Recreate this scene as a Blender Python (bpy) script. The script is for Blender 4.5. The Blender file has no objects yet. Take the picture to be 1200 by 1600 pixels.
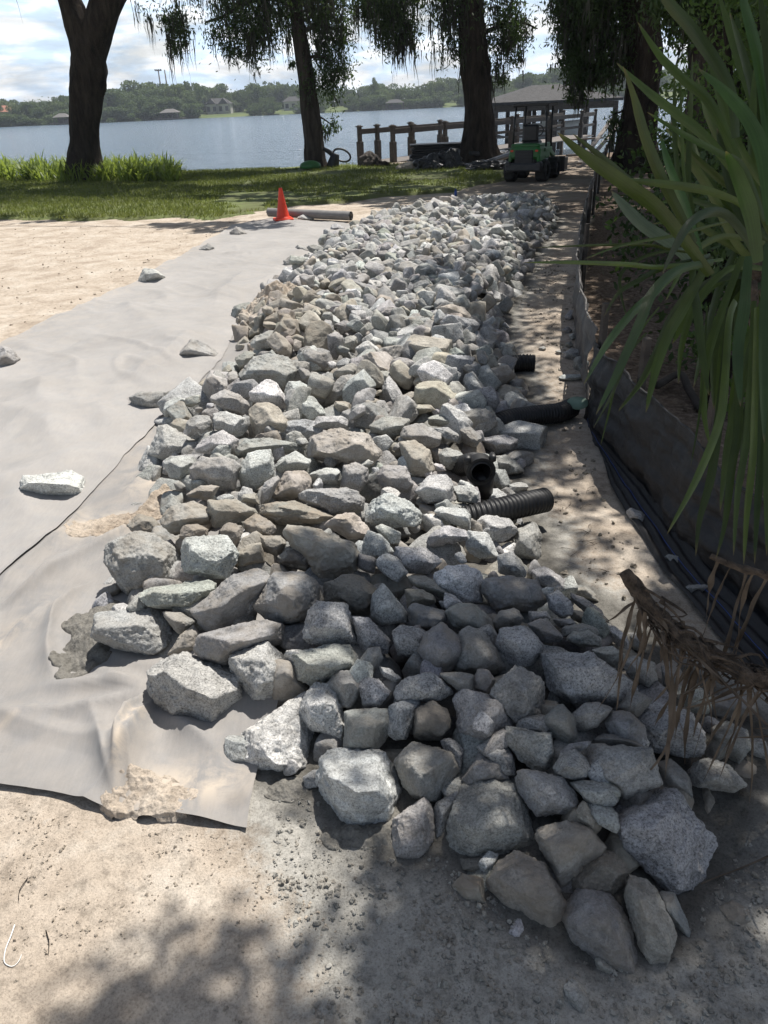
import bpy, math, random
import numpy as np
from mathutils import Vector, Matrix
R=math.radians
rng=np.random.default_rng(7); random.seed(7)
scene=bpy.context.scene; col=scene.collection
# ------------------------------------------------------------ camera
FPX=1180.; CAMH=1.6
PITCH=math.atan(638/FPX); ROLL=math.atan(0.043)
cd=bpy.data.cameras.new('camera'); cam=bpy.data.objects.new('camera',cd); col.objects.link(cam)
FW=np.array([0,math.cos(PITCH),-math.sin(PITCH)]); RT=np.array([1.,0,0]); UP=np.cross(RT,FW)
R2=math.cos(ROLL)*RT-math.sin(ROLL)*UP; U2=math.cos(ROLL)*UP+math.sin(ROLL)*RT
CAM=np.array([0,0,CAMH])
m=Matrix(((R2[0],U2[0],-FW[0],0),(R2[1],U2[1],-FW[1],0),(R2[2],U2[2],-FW[2],CAMH),(0,0,0,1)))
cam.matrix_world=m
cd.sensor_fit='VERTICAL'; cd.sensor_height=36; cd.lens=36*FPX/1600
cd.clip_start=0.05; cd.clip_end=6000
scene.camera=cam
# ------------------------------------------------------------ sky, sun, exposure
SUN_EL=R(65); SUN_AZ=math.atan2(0.60,0.78)      # azimuth clockwise from +Y
SUN=np.array([math.sin(SUN_AZ)*math.cos(SUN_EL),math.cos(SUN_AZ)*math.cos(SUN_EL),math.sin(SUN_EL)])
w=bpy.data.worlds.new('World'); scene.world=w; w.use_nodes=True
nt=w.node_tree; nt.nodes.clear()
def wn(t,**k):
    n=nt.nodes.new(t)
    for a,b in k.items(): setattr(n,a,b)
    return n
sky=wn('ShaderNodeTexSky',sky_type='NISHITA',sun_disc=False,sun_elevation=SUN_EL,sun_rotation=SUN_AZ)
sky.air_density=1.2; sky.dust_density=2.5; sky.ozone_density=1.5
tc=wn('ShaderNodeTexCoord'); sep=wn('ShaderNodeSeparateXYZ'); nt.links.new(tc.outputs['Generated'],sep.inputs[0])
# project direction on a cloud layer: xy/(z+0.12)
ad=wn('ShaderNodeMath',operation='ADD'); ad.inputs[1].default_value=0.42; nt.links.new(sep.outputs[2],ad.inputs[0])
mx=wn('ShaderNodeMath',operation='MAXIMUM'); mx.inputs[1].default_value=0.05; nt.links.new(ad.outputs[0],mx.inputs[0])
dv=wn('ShaderNodeVectorMath',operation='DIVIDE'); nt.links.new(tc.outputs['Generated'],dv.inputs[0])
cb=wn('ShaderNodeCombineXYZ'); 
for i in range(2): nt.links.new(mx.outputs[0],cb.inputs[i])
cb.inputs[2].default_value=0.16; nt.links.new(cb.outputs[0],dv.inputs[1])
ns=wn('ShaderNodeTexNoise'); ns.inputs['Scale'].default_value=4.2; ns.inputs['Detail'].default_value=9; ns.inputs['Roughness'].default_value=0.58; ns.inputs['Distortion'].default_value=0.35
nt.links.new(dv.outputs[0],ns.inputs['Vector'])
cr=wn('ShaderNodeValToRGB'); cr.color_ramp.elements[0].position=0.38; cr.color_ramp.elements[0].color=(.48,.48,.48,1); cr.color_ramp.elements[1].position=0.63; cr.color_ramp.elements[1].color=(1,1,1,1)
nt.links.new(ns.outputs['Fac'],cr.inputs[0])
ns2=wn('ShaderNodeTexNoise'); ns2.inputs['Scale'].default_value=9; ns2.inputs['Detail'].default_value=6
nt.links.new(dv.outputs[0],ns2.inputs['Vector'])
cc=wn('ShaderNodeValToRGB'); cc.color_ramp.elements[0].position=0.44; cc.color_ramp.elements[0].color=(14.0,17.6,22.0,1); cc.color_ramp.elements[1].position=0.6; cc.color_ramp.elements[1].color=(22.0,22.4,22.8,1)
nt.links.new(ns2.outputs['Fac'],cc.inputs[0])
hz=wn('ShaderNodeValToRGB'); hz.color_ramp.elements[0].position=.10; hz.color_ramp.elements[0].color=(1,1,1,1); hz.color_ramp.elements[1].position=.32; hz.color_ramp.elements[1].color=(.08,.08,.08,1)
nt.links.new(sep.outputs[2],hz.inputs[0])
cm_=wn('ShaderNodeMath',operation='MULTIPLY'); nt.links.new(cr.outputs[0],cm_.inputs[0]); nt.links.new(hz.outputs[0],cm_.inputs[1])
mixc=wn('ShaderNodeMixRGB'); nt.links.new(cm_.outputs[0],mixc.inputs[0]); nt.links.new(sky.outputs[0],mixc.inputs[1]); nt.links.new(cc.outputs[0],mixc.inputs[2])
bg=wn('ShaderNodeBackground'); bg.inputs[1].default_value=0.050; nt.links.new(mixc.outputs[0],bg.inputs[0])
wo=wn('ShaderNodeOutputWorld'); nt.links.new(bg.outputs[0],wo.inputs[0])
sd=bpy.data.lights.new('sun','SUN'); sd.energy=5.0; sd.angle=R(0.5); sd.color=(1,.955,.89)
so=bpy.data.objects.new('sun',sd); col.objects.link(so)
so.rotation_euler=Vector(SUN).to_track_quat('Z','Y').to_euler()
scene.view_settings.view_transform='Standard'; scene.view_settings.look='None'
scene.view_settings.exposure=0.38; scene.view_settings.gamma=1
scene.render.resolution_x=768; scene.render.resolution_y=1024
# ------------------------------------------------------------ helpers
def ray(px,py): return FW+(px-600)/FPX*R2-(py-800)/FPX*U2
def g(px,py,z=0.):
    d=ray(px,py); return CAM+d*((z-CAMH)/d[2])
def atY(px,py,Y):
    d=ray(px,py); return CAM+d*(Y/d[1])
def atD(px,py,D): return CAM+ray(px,py)*D
def proj(P):
    v=np.asarray(P)-CAM; dz=v@FW
    return np.stack([600+FPX*(v@R2)/dz,800-FPX*(v@U2)/dz],-1)
_perm=rng.permutation(4096).astype(np.int64); _val=rng.random(4096)*2-1
def vn(P,s=1.,o=0):
    P=np.asarray(P,float)*s+o*17.3+500.
    i=np.floor(P).astype(np.int64); f=P-i; f=f*f*(3-2*f)
    r=0
    for dx in (0,1):
        wx=f[...,0] if dx else 1-f[...,0]
        for dy in (0,1):
            wy=f[...,1] if dy else 1-f[...,1]
            for dz in (0,1):
                wz=f[...,2] if dz else 1-f[...,2]
                h=_perm[(_perm[(_perm[(i[...,0]+dx)&4095]+i[...,1]+dy)&4095]+i[...,2]+dz)&4095]
                r=r+wx*wy*wz*_val[h]
    return r
def fbm(P,s=1.,n=4,o=0,gain=.5):
    r=0;a=1.
    for k in range(n): r=r+a*vn(P,s*2.03**k,o+k); a*=gain
    return r
def sstep(a,b,x):
    t=np.clip((x-a)/(b-a),0,1); return t*t*(3-2*t)
def tag(o,label=None,cat=None,group=None,kind=None):
    if label: o['label']=label
    if cat: o['category']=cat
    if group: o['group']=group
    if kind: o['kind']=kind
    return o
def empty(name,loc,label,cat,group=None,rz=0):
    o=bpy.data.objects.new(name,None); col.objects.link(o); o.location=loc; o.rotation_euler=(0,0,rz); o.empty_display_size=.1
    return tag(o,label,cat,group)
def mesh(name,V,Fc,mat,parent=None,smooth=True,local=False,attrs=None,loc=None):
    """V: (n,3); Fc: int array (m,k) or list of lists. World coordinates unless local."""
    V=np.asarray(V,float); me=bpy.data.meshes.new(name)
    off=np.zeros(3)
    if loc is not None: off=np.asarray(loc,float)
    elif parent is not None and not local: off=np.zeros(3)
    if isinstance(Fc,np.ndarray) and Fc.ndim==2:
        n,k=Fc.shape; me.vertices.add(len(V)); me.vertices.foreach_set('co',(V-off).ravel().astype(np.float32))
        me.loops.add(n*k); me.loops.foreach_set('vertex_index',Fc.ravel().astype(np.int32))
        me.polygons.add(n); me.polygons.foreach_set('loop_start',(np.arange(n)*k).astype(np.int32))
        me.polygons.foreach_set('use_smooth',np.full(n,smooth)); me.update(calc_edges=True)
    else:
        me.from_pydata([tuple(v) for v in (V-off)],[],[tuple(f) for f in Fc]); me.update()
        me.polygons.foreach_set('use_smooth',np.full(len(me.polygons),smooth))
    if attrs:
        for an,av in attrs.items():
            av=np.asarray(av,np.float32)
            if av.ndim==1:
                a=me.attributes.new(an,'FLOAT','POINT'); a.data.foreach_set('value',av)
            else:
                a=me.attributes.new(an,'FLOAT_COLOR','POINT'); a.data.foreach_set('color',np.c_[av,np.ones(len(av))].ravel().astype(np.float32))
    if mat: me.materials.append(mat)
    o=bpy.data.objects.new(name,me); col.objects.link(o)
    if loc is not None: o.location=Vector(off)
    if parent is not None:
        o.parent=parent
        if not local:      # world coords given: undo the parent's placement
            o.matrix_parent_inverse=(Matrix.Translation(parent.location)@parent.rotation_euler.to_matrix().to_4x4()).inverted()
    return o
class MB:
    def __init__(s): s.v=[]; s.f=[]; s.n=0
    def add(s,V,F):
        V=np.asarray(V,float).reshape(-1,3); s.v.append(V); s.f+= [tuple(int(i)+s.n for i in f) for f in F]; s.n+=len(V); return s
    def box(s,c,d,rz=0,b=0.0,rx=0,ry=0):
        c=np.array(c,float); hx,hy,hz=np.array(d)/2.
        b=min(b,hx*.9,hy*.9,hz*.9)
        if b<=0:
            V=np.array([[x*hx,y*hy,z*hz] for x in(-1,1) for y in(-1,1) for z in(-1,1)])
            F=[(0,1,3,2),(4,6,7,5),(0,4,5,1),(2,3,7,6),(0,2,6,4),(1,5,7,3)]
        else:
            rings=[]
            def ring(z,i):
                a,e=hx-i,hy-i; k=b
                return [(-a+k,-e,z),(a-k,-e,z),(a,-e+k,z),(a,e-k,z),(a-k,e,z),(-a+k,e,z),(-a,e-k,z),(-a,-e+k,z)]
            for z,i in((-hz,b*.7),(-hz+b,0),(hz-b,0),(hz,b*.7)): rings+=ring(z,i)
            V=np.array(rings); F=[tuple(range(7,-1,-1)),tuple(range(24,32))]
            for r in range(3):
                for k in range(8): F.append((r*8+k,r*8+(k+1)%8,(r+1)*8+(k+1)%8,(r+1)*8+k))
        M=np.array(Matrix.Rotation(rz,3,'Z')@Matrix.Rotation(ry,3,'Y')@Matrix.Rotation(rx,3,'X'))
        return s.add(V@M.T+c,F)
    def tube(s,P,r,seg=8,cap=True):
        V,F=tube(P,r,seg); s.add(V,F)
        return s
    def build(s,name,mat,parent=None,smooth=False,local=False,**k):
        return mesh(name,np.concatenate(s.v),s.f,mat,parent,smooth,local,**k)
def tube(P,r,seg=8,cap=True,noise=0,ns=3.,flute=0):
    P=np.asarray(P,float); n=len(P); r=np.broadcast_to(np.asarray(r,float),(n,))
    T=np.gradient(P,axis=0); T/=np.linalg.norm(T,axis=1)[:,None]+1e-9
    ref=np.array([0,0,1.]) if abs(T[0][2])<.9 else np.array([1.,0,0])
    V=[]; A=np.cross(T[0],ref); A/=np.linalg.norm(A)
    ang=np.arange(seg)*2*math.pi/seg
    for i in range(n):
        A=A-T[i]*(A@T[i]); A/=np.linalg.norm(A); B=np.cross(T[i],A)
        rr=np.full(seg,r[i])
        if flute: rr=rr*(1+flute*np.cos(ang*7+.3*math.sin(i*.3)))
        ring=P[i]+rr[:,None]*(np.cos(ang)[:,None]*A+np.sin(ang)[:,None]*B)
        V.append(ring)
    V=np.concatenate(V)
    if noise:
        c=np.repeat(P,seg,0); d=V-c; Q=V*np.array([1,1,.25]); V=c+d*(1+noise*fbm(Q,ns,4))[:,None]
    F=[(i*seg+k,i*seg+(k+1)%seg,(i+1)*seg+(k+1)%seg,(i+1)*seg+k) for i in range(n-1) for k in range(seg)]
    if cap: F+=[tuple(range(seg-1,-1,-1)),tuple(range((n-1)*seg,n*seg))]
    return V,F
def smooth_line(P,n):
    P=np.asarray(P,float); t=np.r_[0,np.cumsum(np.linalg.norm(np.diff(P,axis=0),axis=1))]; t/=t[-1]
    # Catmull-Rom
    u=np.linspace(0,1,n); out=[]
    for x in u:
        i=min(np.searchsorted(t,x,side='right')-1,len(P)-2); i=max(i,0)
        f=(x-t[i])/(t[i+1]-t[i]+1e-9); p0=P[max(i-1,0)];p1=P[i];p2=P[i+1];p3=P[min(i+2,len(P)-1)]
        out.append(.5*((2*p1)+(p2-p0)*f+(2*p0-5*p1+4*p2-p3)*f*f+(3*p1-p0-3*p2+p3)*f**3))
    return np.array(out)
def inpoly(X,Y,poly):
    poly=np.asarray(poly); x0,y0=poly[:,0],poly[:,1]; x1,y1=np.roll(x0,-1),np.roll(y0,-1)
    ins=np.zeros(np.shape(X),bool)
    for a,b,c,d in zip(x0,y0,x1,y1):
        cond=((b>Y)!=(d>Y))&(X<(c-a)*(Y-b)/(d-b+1e-12)+a); ins^=cond
    return ins
def segdist(X,Y,poly,closed=True):
    poly=np.asarray(poly,float); D=np.full(np.shape(X),1e9)
    n=len(poly)
    for i in range(n if closed else n-1):
        a=poly[i]; b=poly[(i+1)%n]; e=b-a; L=e@e+1e-12
        t=np.clip(((X-a[0])*e[0]+(Y-a[1])*e[1])/L,0,1)
        D=np.minimum(D,np.hypot(X-a[0]-t*e[0],Y-a[1]-t*e[1]))
    return D
# ------------------------------------------------------------ materials
def newmat(name):
    mt=bpy.data.materials.new(name); mt.use_nodes=True; n=mt.node_tree; n.nodes.clear()
    out=n.nodes.new('ShaderNodeOutputMaterial'); b=n.nodes.new('ShaderNodeBsdfPrincipled'); n.links.new(b.outputs[0],out.inputs[0])
    return mt,n,b,out
def nd(n,t,**k):
    x=n.nodes.new(t)
    for a,b in k.items():
        if a in x.inputs: x.inputs[a].default_value=b
        else: setattr(x,a,b)
    return x
def ramp(n,src,stops):
    r=n.nodes.new('ShaderNodeValToRGB'); e=r.color_ramp.elements
    while len(e)<len(stops): e.new(.5)
    for i,(p,c) in enumerate(stops):
        e[i].position=p; c=(c,c,c) if np.isscalar(c) else c; e[i].color=(*c,1)
    n.links.new(src,r.inputs[0]); return r
def noise(n,vec,scale,detail=4,rough=.55,dist=0):
    x=nd(n,'ShaderNodeTexNoise'); x.inputs['Scale'].default_value=scale; x.inputs['Detail'].default_value=detail; x.inputs['Roughness'].default_value=rough; x.inputs['Distortion'].default_value=dist
    if vec is not None: n.links.new(vec,x.inputs['Vector'])
    return x
def mixn(n,f,a,b,mode='MIX'):
    x=n.nodes.new('ShaderNodeMixRGB'); x.blend_type=mode
    for s,v in zip(x.inputs,(f,a,b)):
        if hasattr(v,'links') or isinstance(v,bpy.types.NodeSocket): n.links.new(v,s)
        elif np.isscalar(v): s.default_value=v if s.type=='VALUE' else (v,v,v,1)
        else: s.default_value=(*v,1)
    return x.outputs[0]
def bump(n,b,h,st,dist,prev=None):
    x=nd(n,'ShaderNodeBump'); x.inputs['Strength'].default_value=st; x.inputs['Distance'].default_value=dist
    n.links.new(h,x.inputs['Height']); 
    if prev is not None: n.links.new(prev,x.inputs['Normal'])
    n.links.new(x.outputs[0],b.inputs['Normal']); return x.outputs[0]
def pos(n):
    return n.nodes.new('ShaderNodeNewGeometry').outputs['Position']
def simple(name,c,rough=.6,metal=0,var=.25,scale=8,bmp=.2,bd=.004,c2=None,spec=.5,stretch=None):
    mt,n,b,_=newmat(name); p=pos(n)
    if stretch:
        mp=nd(n,'ShaderNodeMapping'); mp.inputs['Scale'].default_value=stretch; n.links.new(p,mp.inputs[0]); p=mp.outputs[0]
    a=noise(n,p,scale,6,.6); c=np.array(c); c2=np.array(c2) if c2 is not None else c*(1-var)
    r=ramp(n,a.outputs[0],[(.3,c2),(.68,c*(1+var*.4))]); n.links.new(r.outputs[0],b.inputs['Base Color'])
    b.inputs['Roughness'].default_value=rough; b.inputs['Metallic'].default_value=metal; b.inputs['Specular IOR Level'].default_value=spec
    h=noise(n,p,scale*4,5,.6); bump(n,b,h.outputs[0],bmp,bd)
    return mt
def leafmat(name,c,trans,c2=None,rough=.45,tf=.4,scale=3):
    mt,n,b,out=newmat(name); p=pos(n); a=noise(n,p,scale,4)
    c=np.array(c); c2=np.array(c2) if c2 is not None else c*.55
    r=ramp(n,a.outputs[0],[(.35,c2),(.65,c)]); n.links.new(r.outputs[0],b.inputs['Base Color']); b.inputs['Roughness'].default_value=rough
    b.inputs['Specular IOR Level'].default_value=.35
    t=nd(n,'ShaderNodeBsdfTranslucent'); t.inputs[0].default_value=(*trans,1)
    mx=nd(n,'ShaderNodeMixShader'); mx.inputs[0].default_value=tf
    n.links.new(b.outputs[0],mx.inputs[1]); n.links.new(t.outputs[0],mx.inputs[2]); n.links.new(mx.outputs[0],out.inputs[0])
    return mt
# granite: colour from the rock's own 'tint', stain amount from 'stain'
def rockmat():
    mt,n,b,_=newmat('granite')
    ti=nd(n,'ShaderNodeAttribute',attribute_name='tint'); st=nd(n,'ShaderNodeAttribute',attribute_name='stain')
    oi=nd(n,'ShaderNodeObjectInfo'); p=pos(n)
    va=nd(n,'ShaderNodeVectorMath',operation='MULTIPLY_ADD')
    va.inputs[1].default_value=(1,1,1); n.links.new(p,va.inputs[0]); n.links.new(oi.outputs['Random'],va.inputs[2]); P=va.outputs[0]
    grain=noise(n,P,170,4,.75); g1=ramp(n,grain.outputs[0],[(.36,.30),(.46,.84),(.56,1.10),(.68,1.5)])
    mid=noise(n,P,22,6,.65,.6); m1=ramp(n,mid.outputs[0],[(.28,.50),(.45,.95),(.6,1.08),(.74,1.34)])
    big=noise(n,P,6,4,.6); b1=ramp(n,big.outputs[0],[(.3,.74),(.7,1.18)])
    gs=nd(n,'ShaderNodeMath',operation='SUBTRACT'); gs.inputs[0].default_value=1; n.links.new(st.outputs['Fac'],gs.inputs[1])
    c=mixn(n,gs.outputs[0],ti.outputs['Color'],mixn(n,1.,ti.outputs['Color'],g1.outputs[0],'MULTIPLY'))
    c=mixn(n,1.,c,m1.outputs[0],'MULTIPLY'); c=mixn(n,1.,c,b1.outputs[0],'MULTIPLY')
    # tan soil smear, mostly on top faces where it lodged
    s1=noise(n,P,9,6,.65); sr=ramp(n,s1.outputs[0],[(.42,0.),(.6,1.)])
    mm=nd(n,'ShaderNodeMath',operation='MULTIPLY'); n.links.new(sr.outputs[0],mm.inputs[0]); n.links.new(st.outputs['Fac'],mm.inputs[1])
    c=mixn(n,mm.outputs[0],c,(.29,.25,.20))
    # veins
    v=noise(n,P,5,3,.5,1.5); vr=ramp(n,v.outputs[0],[(.49,0.),(.5,.16),(.51,0.)])
    c=mixn(n,vr.outputs[0],c,(.55,.54,.5))
    n.links.new(c,b.inputs['Base Color']); b.inputs['Roughness'].default_value=.82; b.inputs['Specular IOR Level'].default_value=.3
    x=bump(n,b,mid.outputs[0],.8,.014); f2=noise(n,P,60,5,.7); x=bump(n,b,f2.outputs[0],.7,.005,x); bump(n,b,grain.outputs[0],.5,.002,x)
    return mt
M={}
M['rock']=rockmat()
def groundmat():
    mt,n,b,_=newmat('ground_soil'); p=pos(n)
    a=nd(n,'ShaderNodeAttribute',attribute_name='grey'); l=nd(n,'ShaderNodeAttribute',attribute_name='mulch'); gr=nd(n,'ShaderNodeAttribute',attribute_name='turf')
    n1=noise(n,p,3.2,8,.62,.4); n2=noise(n,p,28,7,.7); n3=noise(n,p,170,4,.75)
    sand=ramp(n,n1.outputs[0],[(.3,(.31,.255,.20)),(.5,(.44,.375,.305)),(.7,(.53,.475,.405))]).outputs[0]
    sp=ramp(n,n2.outputs[0],[(.3,.62),(.5,1.),(.7,1.12)]).outputs[0]
    fine=ramp(n,n3.outputs[0],[(.3,.6),(.48,1.),(.75,1.25)]).outputs[0]
    dust=ramp(n,n2.outputs[0],[(.26,(.20,.19,.17)),(.5,(.36,.345,.31)),(.74,(.46,.44,.40))]).outputs[0]
    mul=ramp(n,n2.outputs[0],[(.3,(.055,.04,.03)),(.5,(.16,.12,.09)),(.72,(.34,.27,.21))]).outputs[0]
    def edge(at):
        s=nd(n,'ShaderNodeMath',operation='ADD'); n.links.new(at.outputs['Fac'],s.inputs[0]); 
        k=nd(n,'ShaderNodeMath',operation='MULTIPLY_ADD'); n.links.new(n2.outputs[0],k.inputs[0]); k.inputs[1].default_value=1.2; k.inputs[2].default_value=-.6; n.links.new(k.outputs[0],s.inputs[1])
        return ramp(n,s.outputs[0],[(.3,0.),(.7,1.)]).outputs[0]
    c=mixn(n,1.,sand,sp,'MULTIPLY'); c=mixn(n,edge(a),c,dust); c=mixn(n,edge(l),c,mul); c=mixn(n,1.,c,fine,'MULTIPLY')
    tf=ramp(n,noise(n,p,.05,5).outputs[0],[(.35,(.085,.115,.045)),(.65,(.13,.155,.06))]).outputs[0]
    dm=nd(n,'ShaderNodeAttribute',attribute_name='damp_gap_shade'); c=mixn(n,dm.outputs['Fac'],c,mixn(n,1.,c,(.34,.335,.33),'MULTIPLY'))  # darkens soil between the rocks like shade, and damp soil
    c=mixn(n,gr.outputs['Fac'],c,tf)
    n.links.new(c,b.inputs['Base Color']); b.inputs['Roughness'].default_value=.95; b.inputs['Specular IOR Level'].default_value=.15
    x=bump(n,b,n2.outputs[0],.7,.012); bump(n,b,n3.outputs[0],.6,.004,x)
    return mt
M['ground']=groundmat()
def fabricmat(dk=1.):
    mt,n,b,out=newmat('geotextile'); p=pos(n)
    n1=noise(n,p,1.6,5,.6); n2=noise(n,p,420,3,.8)
    mp=nd(n,'ShaderNodeMapping'); mp.inputs['Scale'].default_value=(60,9,20); mp.inputs['Rotation'].default_value=(0,0,.5); n.links.new(p,mp.inputs[0])
    n3=noise(n,mp.outputs[0],2,4,.6)
    du=nd(n,'ShaderNodeAttribute',attribute_name='dust')
    c=ramp(n,n1.outputs[0],[(.3,(.27*dk,.26*dk,.25*dk)),(.7,(.35*dk,.337*dk,.325*dk))]).outputs[0]
    c=mixn(n,1.,c,ramp(n,n2.outputs[0],[(.3,.88),(.7,1.07)]).outputs[0],'MULTIPLY')
    c=mixn(n,1.,c,ramp(n,n3.outputs[0],[(.3,.94),(.7,1.05)]).outputs[0],'MULTIPLY')
    n4=noise(n,p,9,7,.7,.5); sm=nd(n,'ShaderNodeMath',operation='MULTIPLY'); n.links.new(du.outputs['Fac'],sm.inputs[0]); n.links.new(ramp(n,n4.outputs[0],[(.38,0.),(.6,1.)]).outputs[0],sm.inputs[1])
    c=mixn(n,sm.outputs[0],c,(.52,.44,.35))
    n.links.new(c,b.inputs['Base Color']); b.inputs['Roughness'].default_value=.8
    b.inputs['Sheen Weight'].default_value=.15
    bump(n,b,n2.outputs[0],.25,.002); return mt
M['fabric']=fabricmat(); M['fabric_dark']=fabricmat(.80)
M['bark']=simple('bark',(.055,.043,.034),.95,var=.5,scale=9,bmp=1,bd=.09,c2=(.012,.010,.008),spec=.2,stretch=(1,1,.22))
M['bark_grey']=simple('bark_grey',(.085,.07,.058),.95,var=.5,scale=9,bmp=1,bd=.09,c2=(.025,.02,.017),spec=.2,stretch=(1,1,.18))
M['moss']=leafmat('spanish_moss',(.085,.088,.068),(.07,.07,.05),(.04,.04,.033),.9,.25)
M['needle']=leafmat('cypress_needles',(.05,.085,.03),(.09,.15,.03),(.025,.045,.018),.6,.35)
M['oakleaf']=leafmat('oak_leaves',(.06,.10,.03),(.08,.14,.03),None,.5,.3)
M['farleaf']=leafmat('far_leaves',(.12,.165,.065),(.14,.2,.05),(.045,.075,.032),.8,.25,.12)
M['farleaf_pale']=leafmat('far_leaves_pale',(.19,.24,.09),(.15,.2,.07),(.06,.09,.045),.8,.25,.12)
M['farbark']=simple('far_bark',(.12,.1,.08),.9)
M['fern']=leafmat('fern_leaves',(.24,.31,.06),(.30,.38,.06),(.10,.15,.03),.5,.45,2)
M['grass']=leafmat('grass_blades',(.19,.21,.055),(.22,.26,.05),(.07,.095,.025),.6,.4,1.2)
M['black']=simple('black_plastic',(.015,.015,.016),.5,var=.3,scale=14,bmp=.15)
M['rubber']=simple('tyre_rubber',(.028,.027,.026),.85,var=.4,scale=14)
M['green']=simple('green_paint',(.018,.15,.028),.45,var=.18,scale=5,bmp=.15,c2=(.05,.115,.04))
M['darksteel']=simple('dark_steel',(.05,.05,.052),.5,.3,var=.3)
M['orange']=simple('cone_orange',(.75,.055,.02),.5,var=.12,scale=10,bmp=.08)
M['pvc']=simple('grey_roll',(.20,.195,.19),.75,var=.2,scale=10)
M['wood']=simple('weathered_wood',(.075,.062,.052),.85,var=.45,scale=6,bmp=.5,bd=.01,stretch=(1,1,3))
M['woodpale']=simple('pale_wood',(.17,.15,.135),.8,var=.25,scale=6)
M['shingle']=simple('roof_shingles',(.06,.059,.060),.9,var=.35,scale=5,bmp=.6,bd=.03)
M['white']=simple('white_paint',(.75,.75,.73),.5,var=.08)
M['silt']=simple('silt_fence_fabric',(.022,.021,.022),.6,var=.45,scale=5,bmp=.5,bd=.01,stretch=(1,1,5))
M['siltgrey']=simple('dusty_silt_fabric',(.16,.15,.14),.8,var=.5,scale=6,bmp=.5,bd=.01,c2=(.06,.057,.055),stretch=(1,1,.3))
M['blue']=simple('blue_plastic',(.03,.09,.35),.5)
M['dry']=leafmat('dry_leaves',(.20,.155,.115),(.14,.10,.06),(.07,.052,.038),.8,.2,14)
M['fibre']=simple('fibrous_stem',(.16,.12,.088),.95,var=.6,scale=45,bmp=1,bd=.02,c2=(.022,.015,.011),stretch=(1,.35,1))
M['house']=simple('pale_house_wall',(.45,.44,.41),.8,var=.08)
M['roofred']=simple('terracotta_roof',(.38,.16,.10),.8)
M['glass']=simple('dark_window_glass',(.03,.035,.04),.15,var=.1)
def swordmat():
    mt,n,b,out=newmat('sword_leaf'); p=pos(n)
    u=nd(n,'ShaderNodeAttribute',attribute_name='across'); t_=nd(n,'ShaderNodeAttribute',attribute_name='along'); hu=nd(n,'ShaderNodeAttribute',attribute_name='tint')
    sc=nd(n,'ShaderNodeMath',operation='MULTIPLY'); n.links.new(u.outputs['Fac'],sc.inputs[0]); sc.inputs[1].default_value=26
    s1=noise(n,None,1.,2); cmb=nd(n,'ShaderNodeCombineXYZ'); n.links.new(sc.outputs[0],cmb.inputs[0]); n.links.new(t_.outputs['Fac'],cmb.inputs[1]); n.links.new(cmb.outputs[0],s1.inputs['Vector'])
    c=mixn(n,1.,hu.outputs['Color'],ramp(n,s1.outputs[0],[(.3,.78),(.7,1.18)]).outputs[0],'MULTIPLY')
    n2=noise(n,p,14,5,.6); c=mixn(n,1.,c,ramp(n,n2.outputs[0],[(.3,.75),(.7,1.15)]).outputs[0],'MULTIPLY')
    tipr=ramp(n,t_.outputs['Fac'],[(.93,0.),(1.,1.)]).outputs[0]; c=mixn(n,tipr,c,(.13,.095,.05))
    n.links.new(c,b.inputs['Base Color']); b.inputs['Roughness'].default_value=.3; b.inputs['Specular IOR Level'].default_value=.5
    t=nd(n,'ShaderNodeBsdfTranslucent'); n.links.new(mixn(n,1.,c,(1.5,1.9,.7),'MULTIPLY'),t.inputs[0])
    mx=nd(n,'ShaderNodeMixShader'); mx.inputs[0].default_value=.28
    n.links.new(b.outputs[0],mx.inputs[1]); n.links.new(t.outputs[0],mx.inputs[2]); n.links.new(mx.outputs[0],out.inputs[0])
    bump(n,b,s1.outputs[0],.2,.002); return mt
M['sword']=swordmat()
def watermat():
    mt,n,b,_=newmat('lake_water'); p=pos(n)
    mp=nd(n,'ShaderNodeMapping'); mp.inputs['Scale'].default_value=(.22,1.,1); mp.inputs['Rotation'].default_value=(0,0,.12); n.links.new(p,mp.inputs[0])
    a=noise(n,mp.outputs[0],1.3,7,.7,.3); a2=noise(n,mp.outputs[0],.45,5,.65)
    b.inputs['Base Color'].default_value=(.17,.235,.31,1); b.inputs['Roughness'].default_value=.13; b.inputs['IOR'].default_value=1.33
    x=bump(n,b,a2.outputs[0],1.,1.6); bump(n,b,a.outputs[0],1.,.6,x); return mt
M['water']=watermat()
# ------------------------------------------------------------ pile outline and terrain
PILE_PX=[(960,1500),(860,1470),(760,1420),(690,1345),(620,1345),(500,1270),(380,1200),(240,1140),(125,1035),(165,900),(195,810),(230,720),(250,660),(325,615),(368,560),(370,505),(412,470),(450,432),(482,402),(528,376),(566,356),(622,348),(680,342),(740,332),(800,318),(870,325),(872,350),(835,400),(825,440),(800,480),(790,540),(822,600),(832,680),(815,740),(800,790),(850,820),(855,880),(905,920),(990,960),(1060,1040),(1200,1130),(1210,1260),(1110,1385),(1060,1470)]
PILE=np.array([g(*p)[:2] for p in PILE_PX])
FENCE_PX=[(1290,1090),(1200,1003),(1167,967),(1100,900),(1013,787),(960,722),(923,677),(918,655),(908,600),(901,545),(900,500),(904,430),(914,370),(924,330),(935,291),(948,262)]
FENCE=np.array([g(*p)[:2] for p in FENCE_PX])
LAWN_PX=[(-900,352),(-400,350),(0,342),(90,344),(200,346),(270,340),(330,342),(400,336),(450,322),(520,318),(560,312),(640,306),(700,300),(740,292),(790,283),(800,270),(700,258),(600,259)]
LAWN=np.array([g(*p)[:2] for p in LAWN_PX]+[[-3,26.3],[-12,27],[-40,28],[-40,15.5]])
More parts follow.
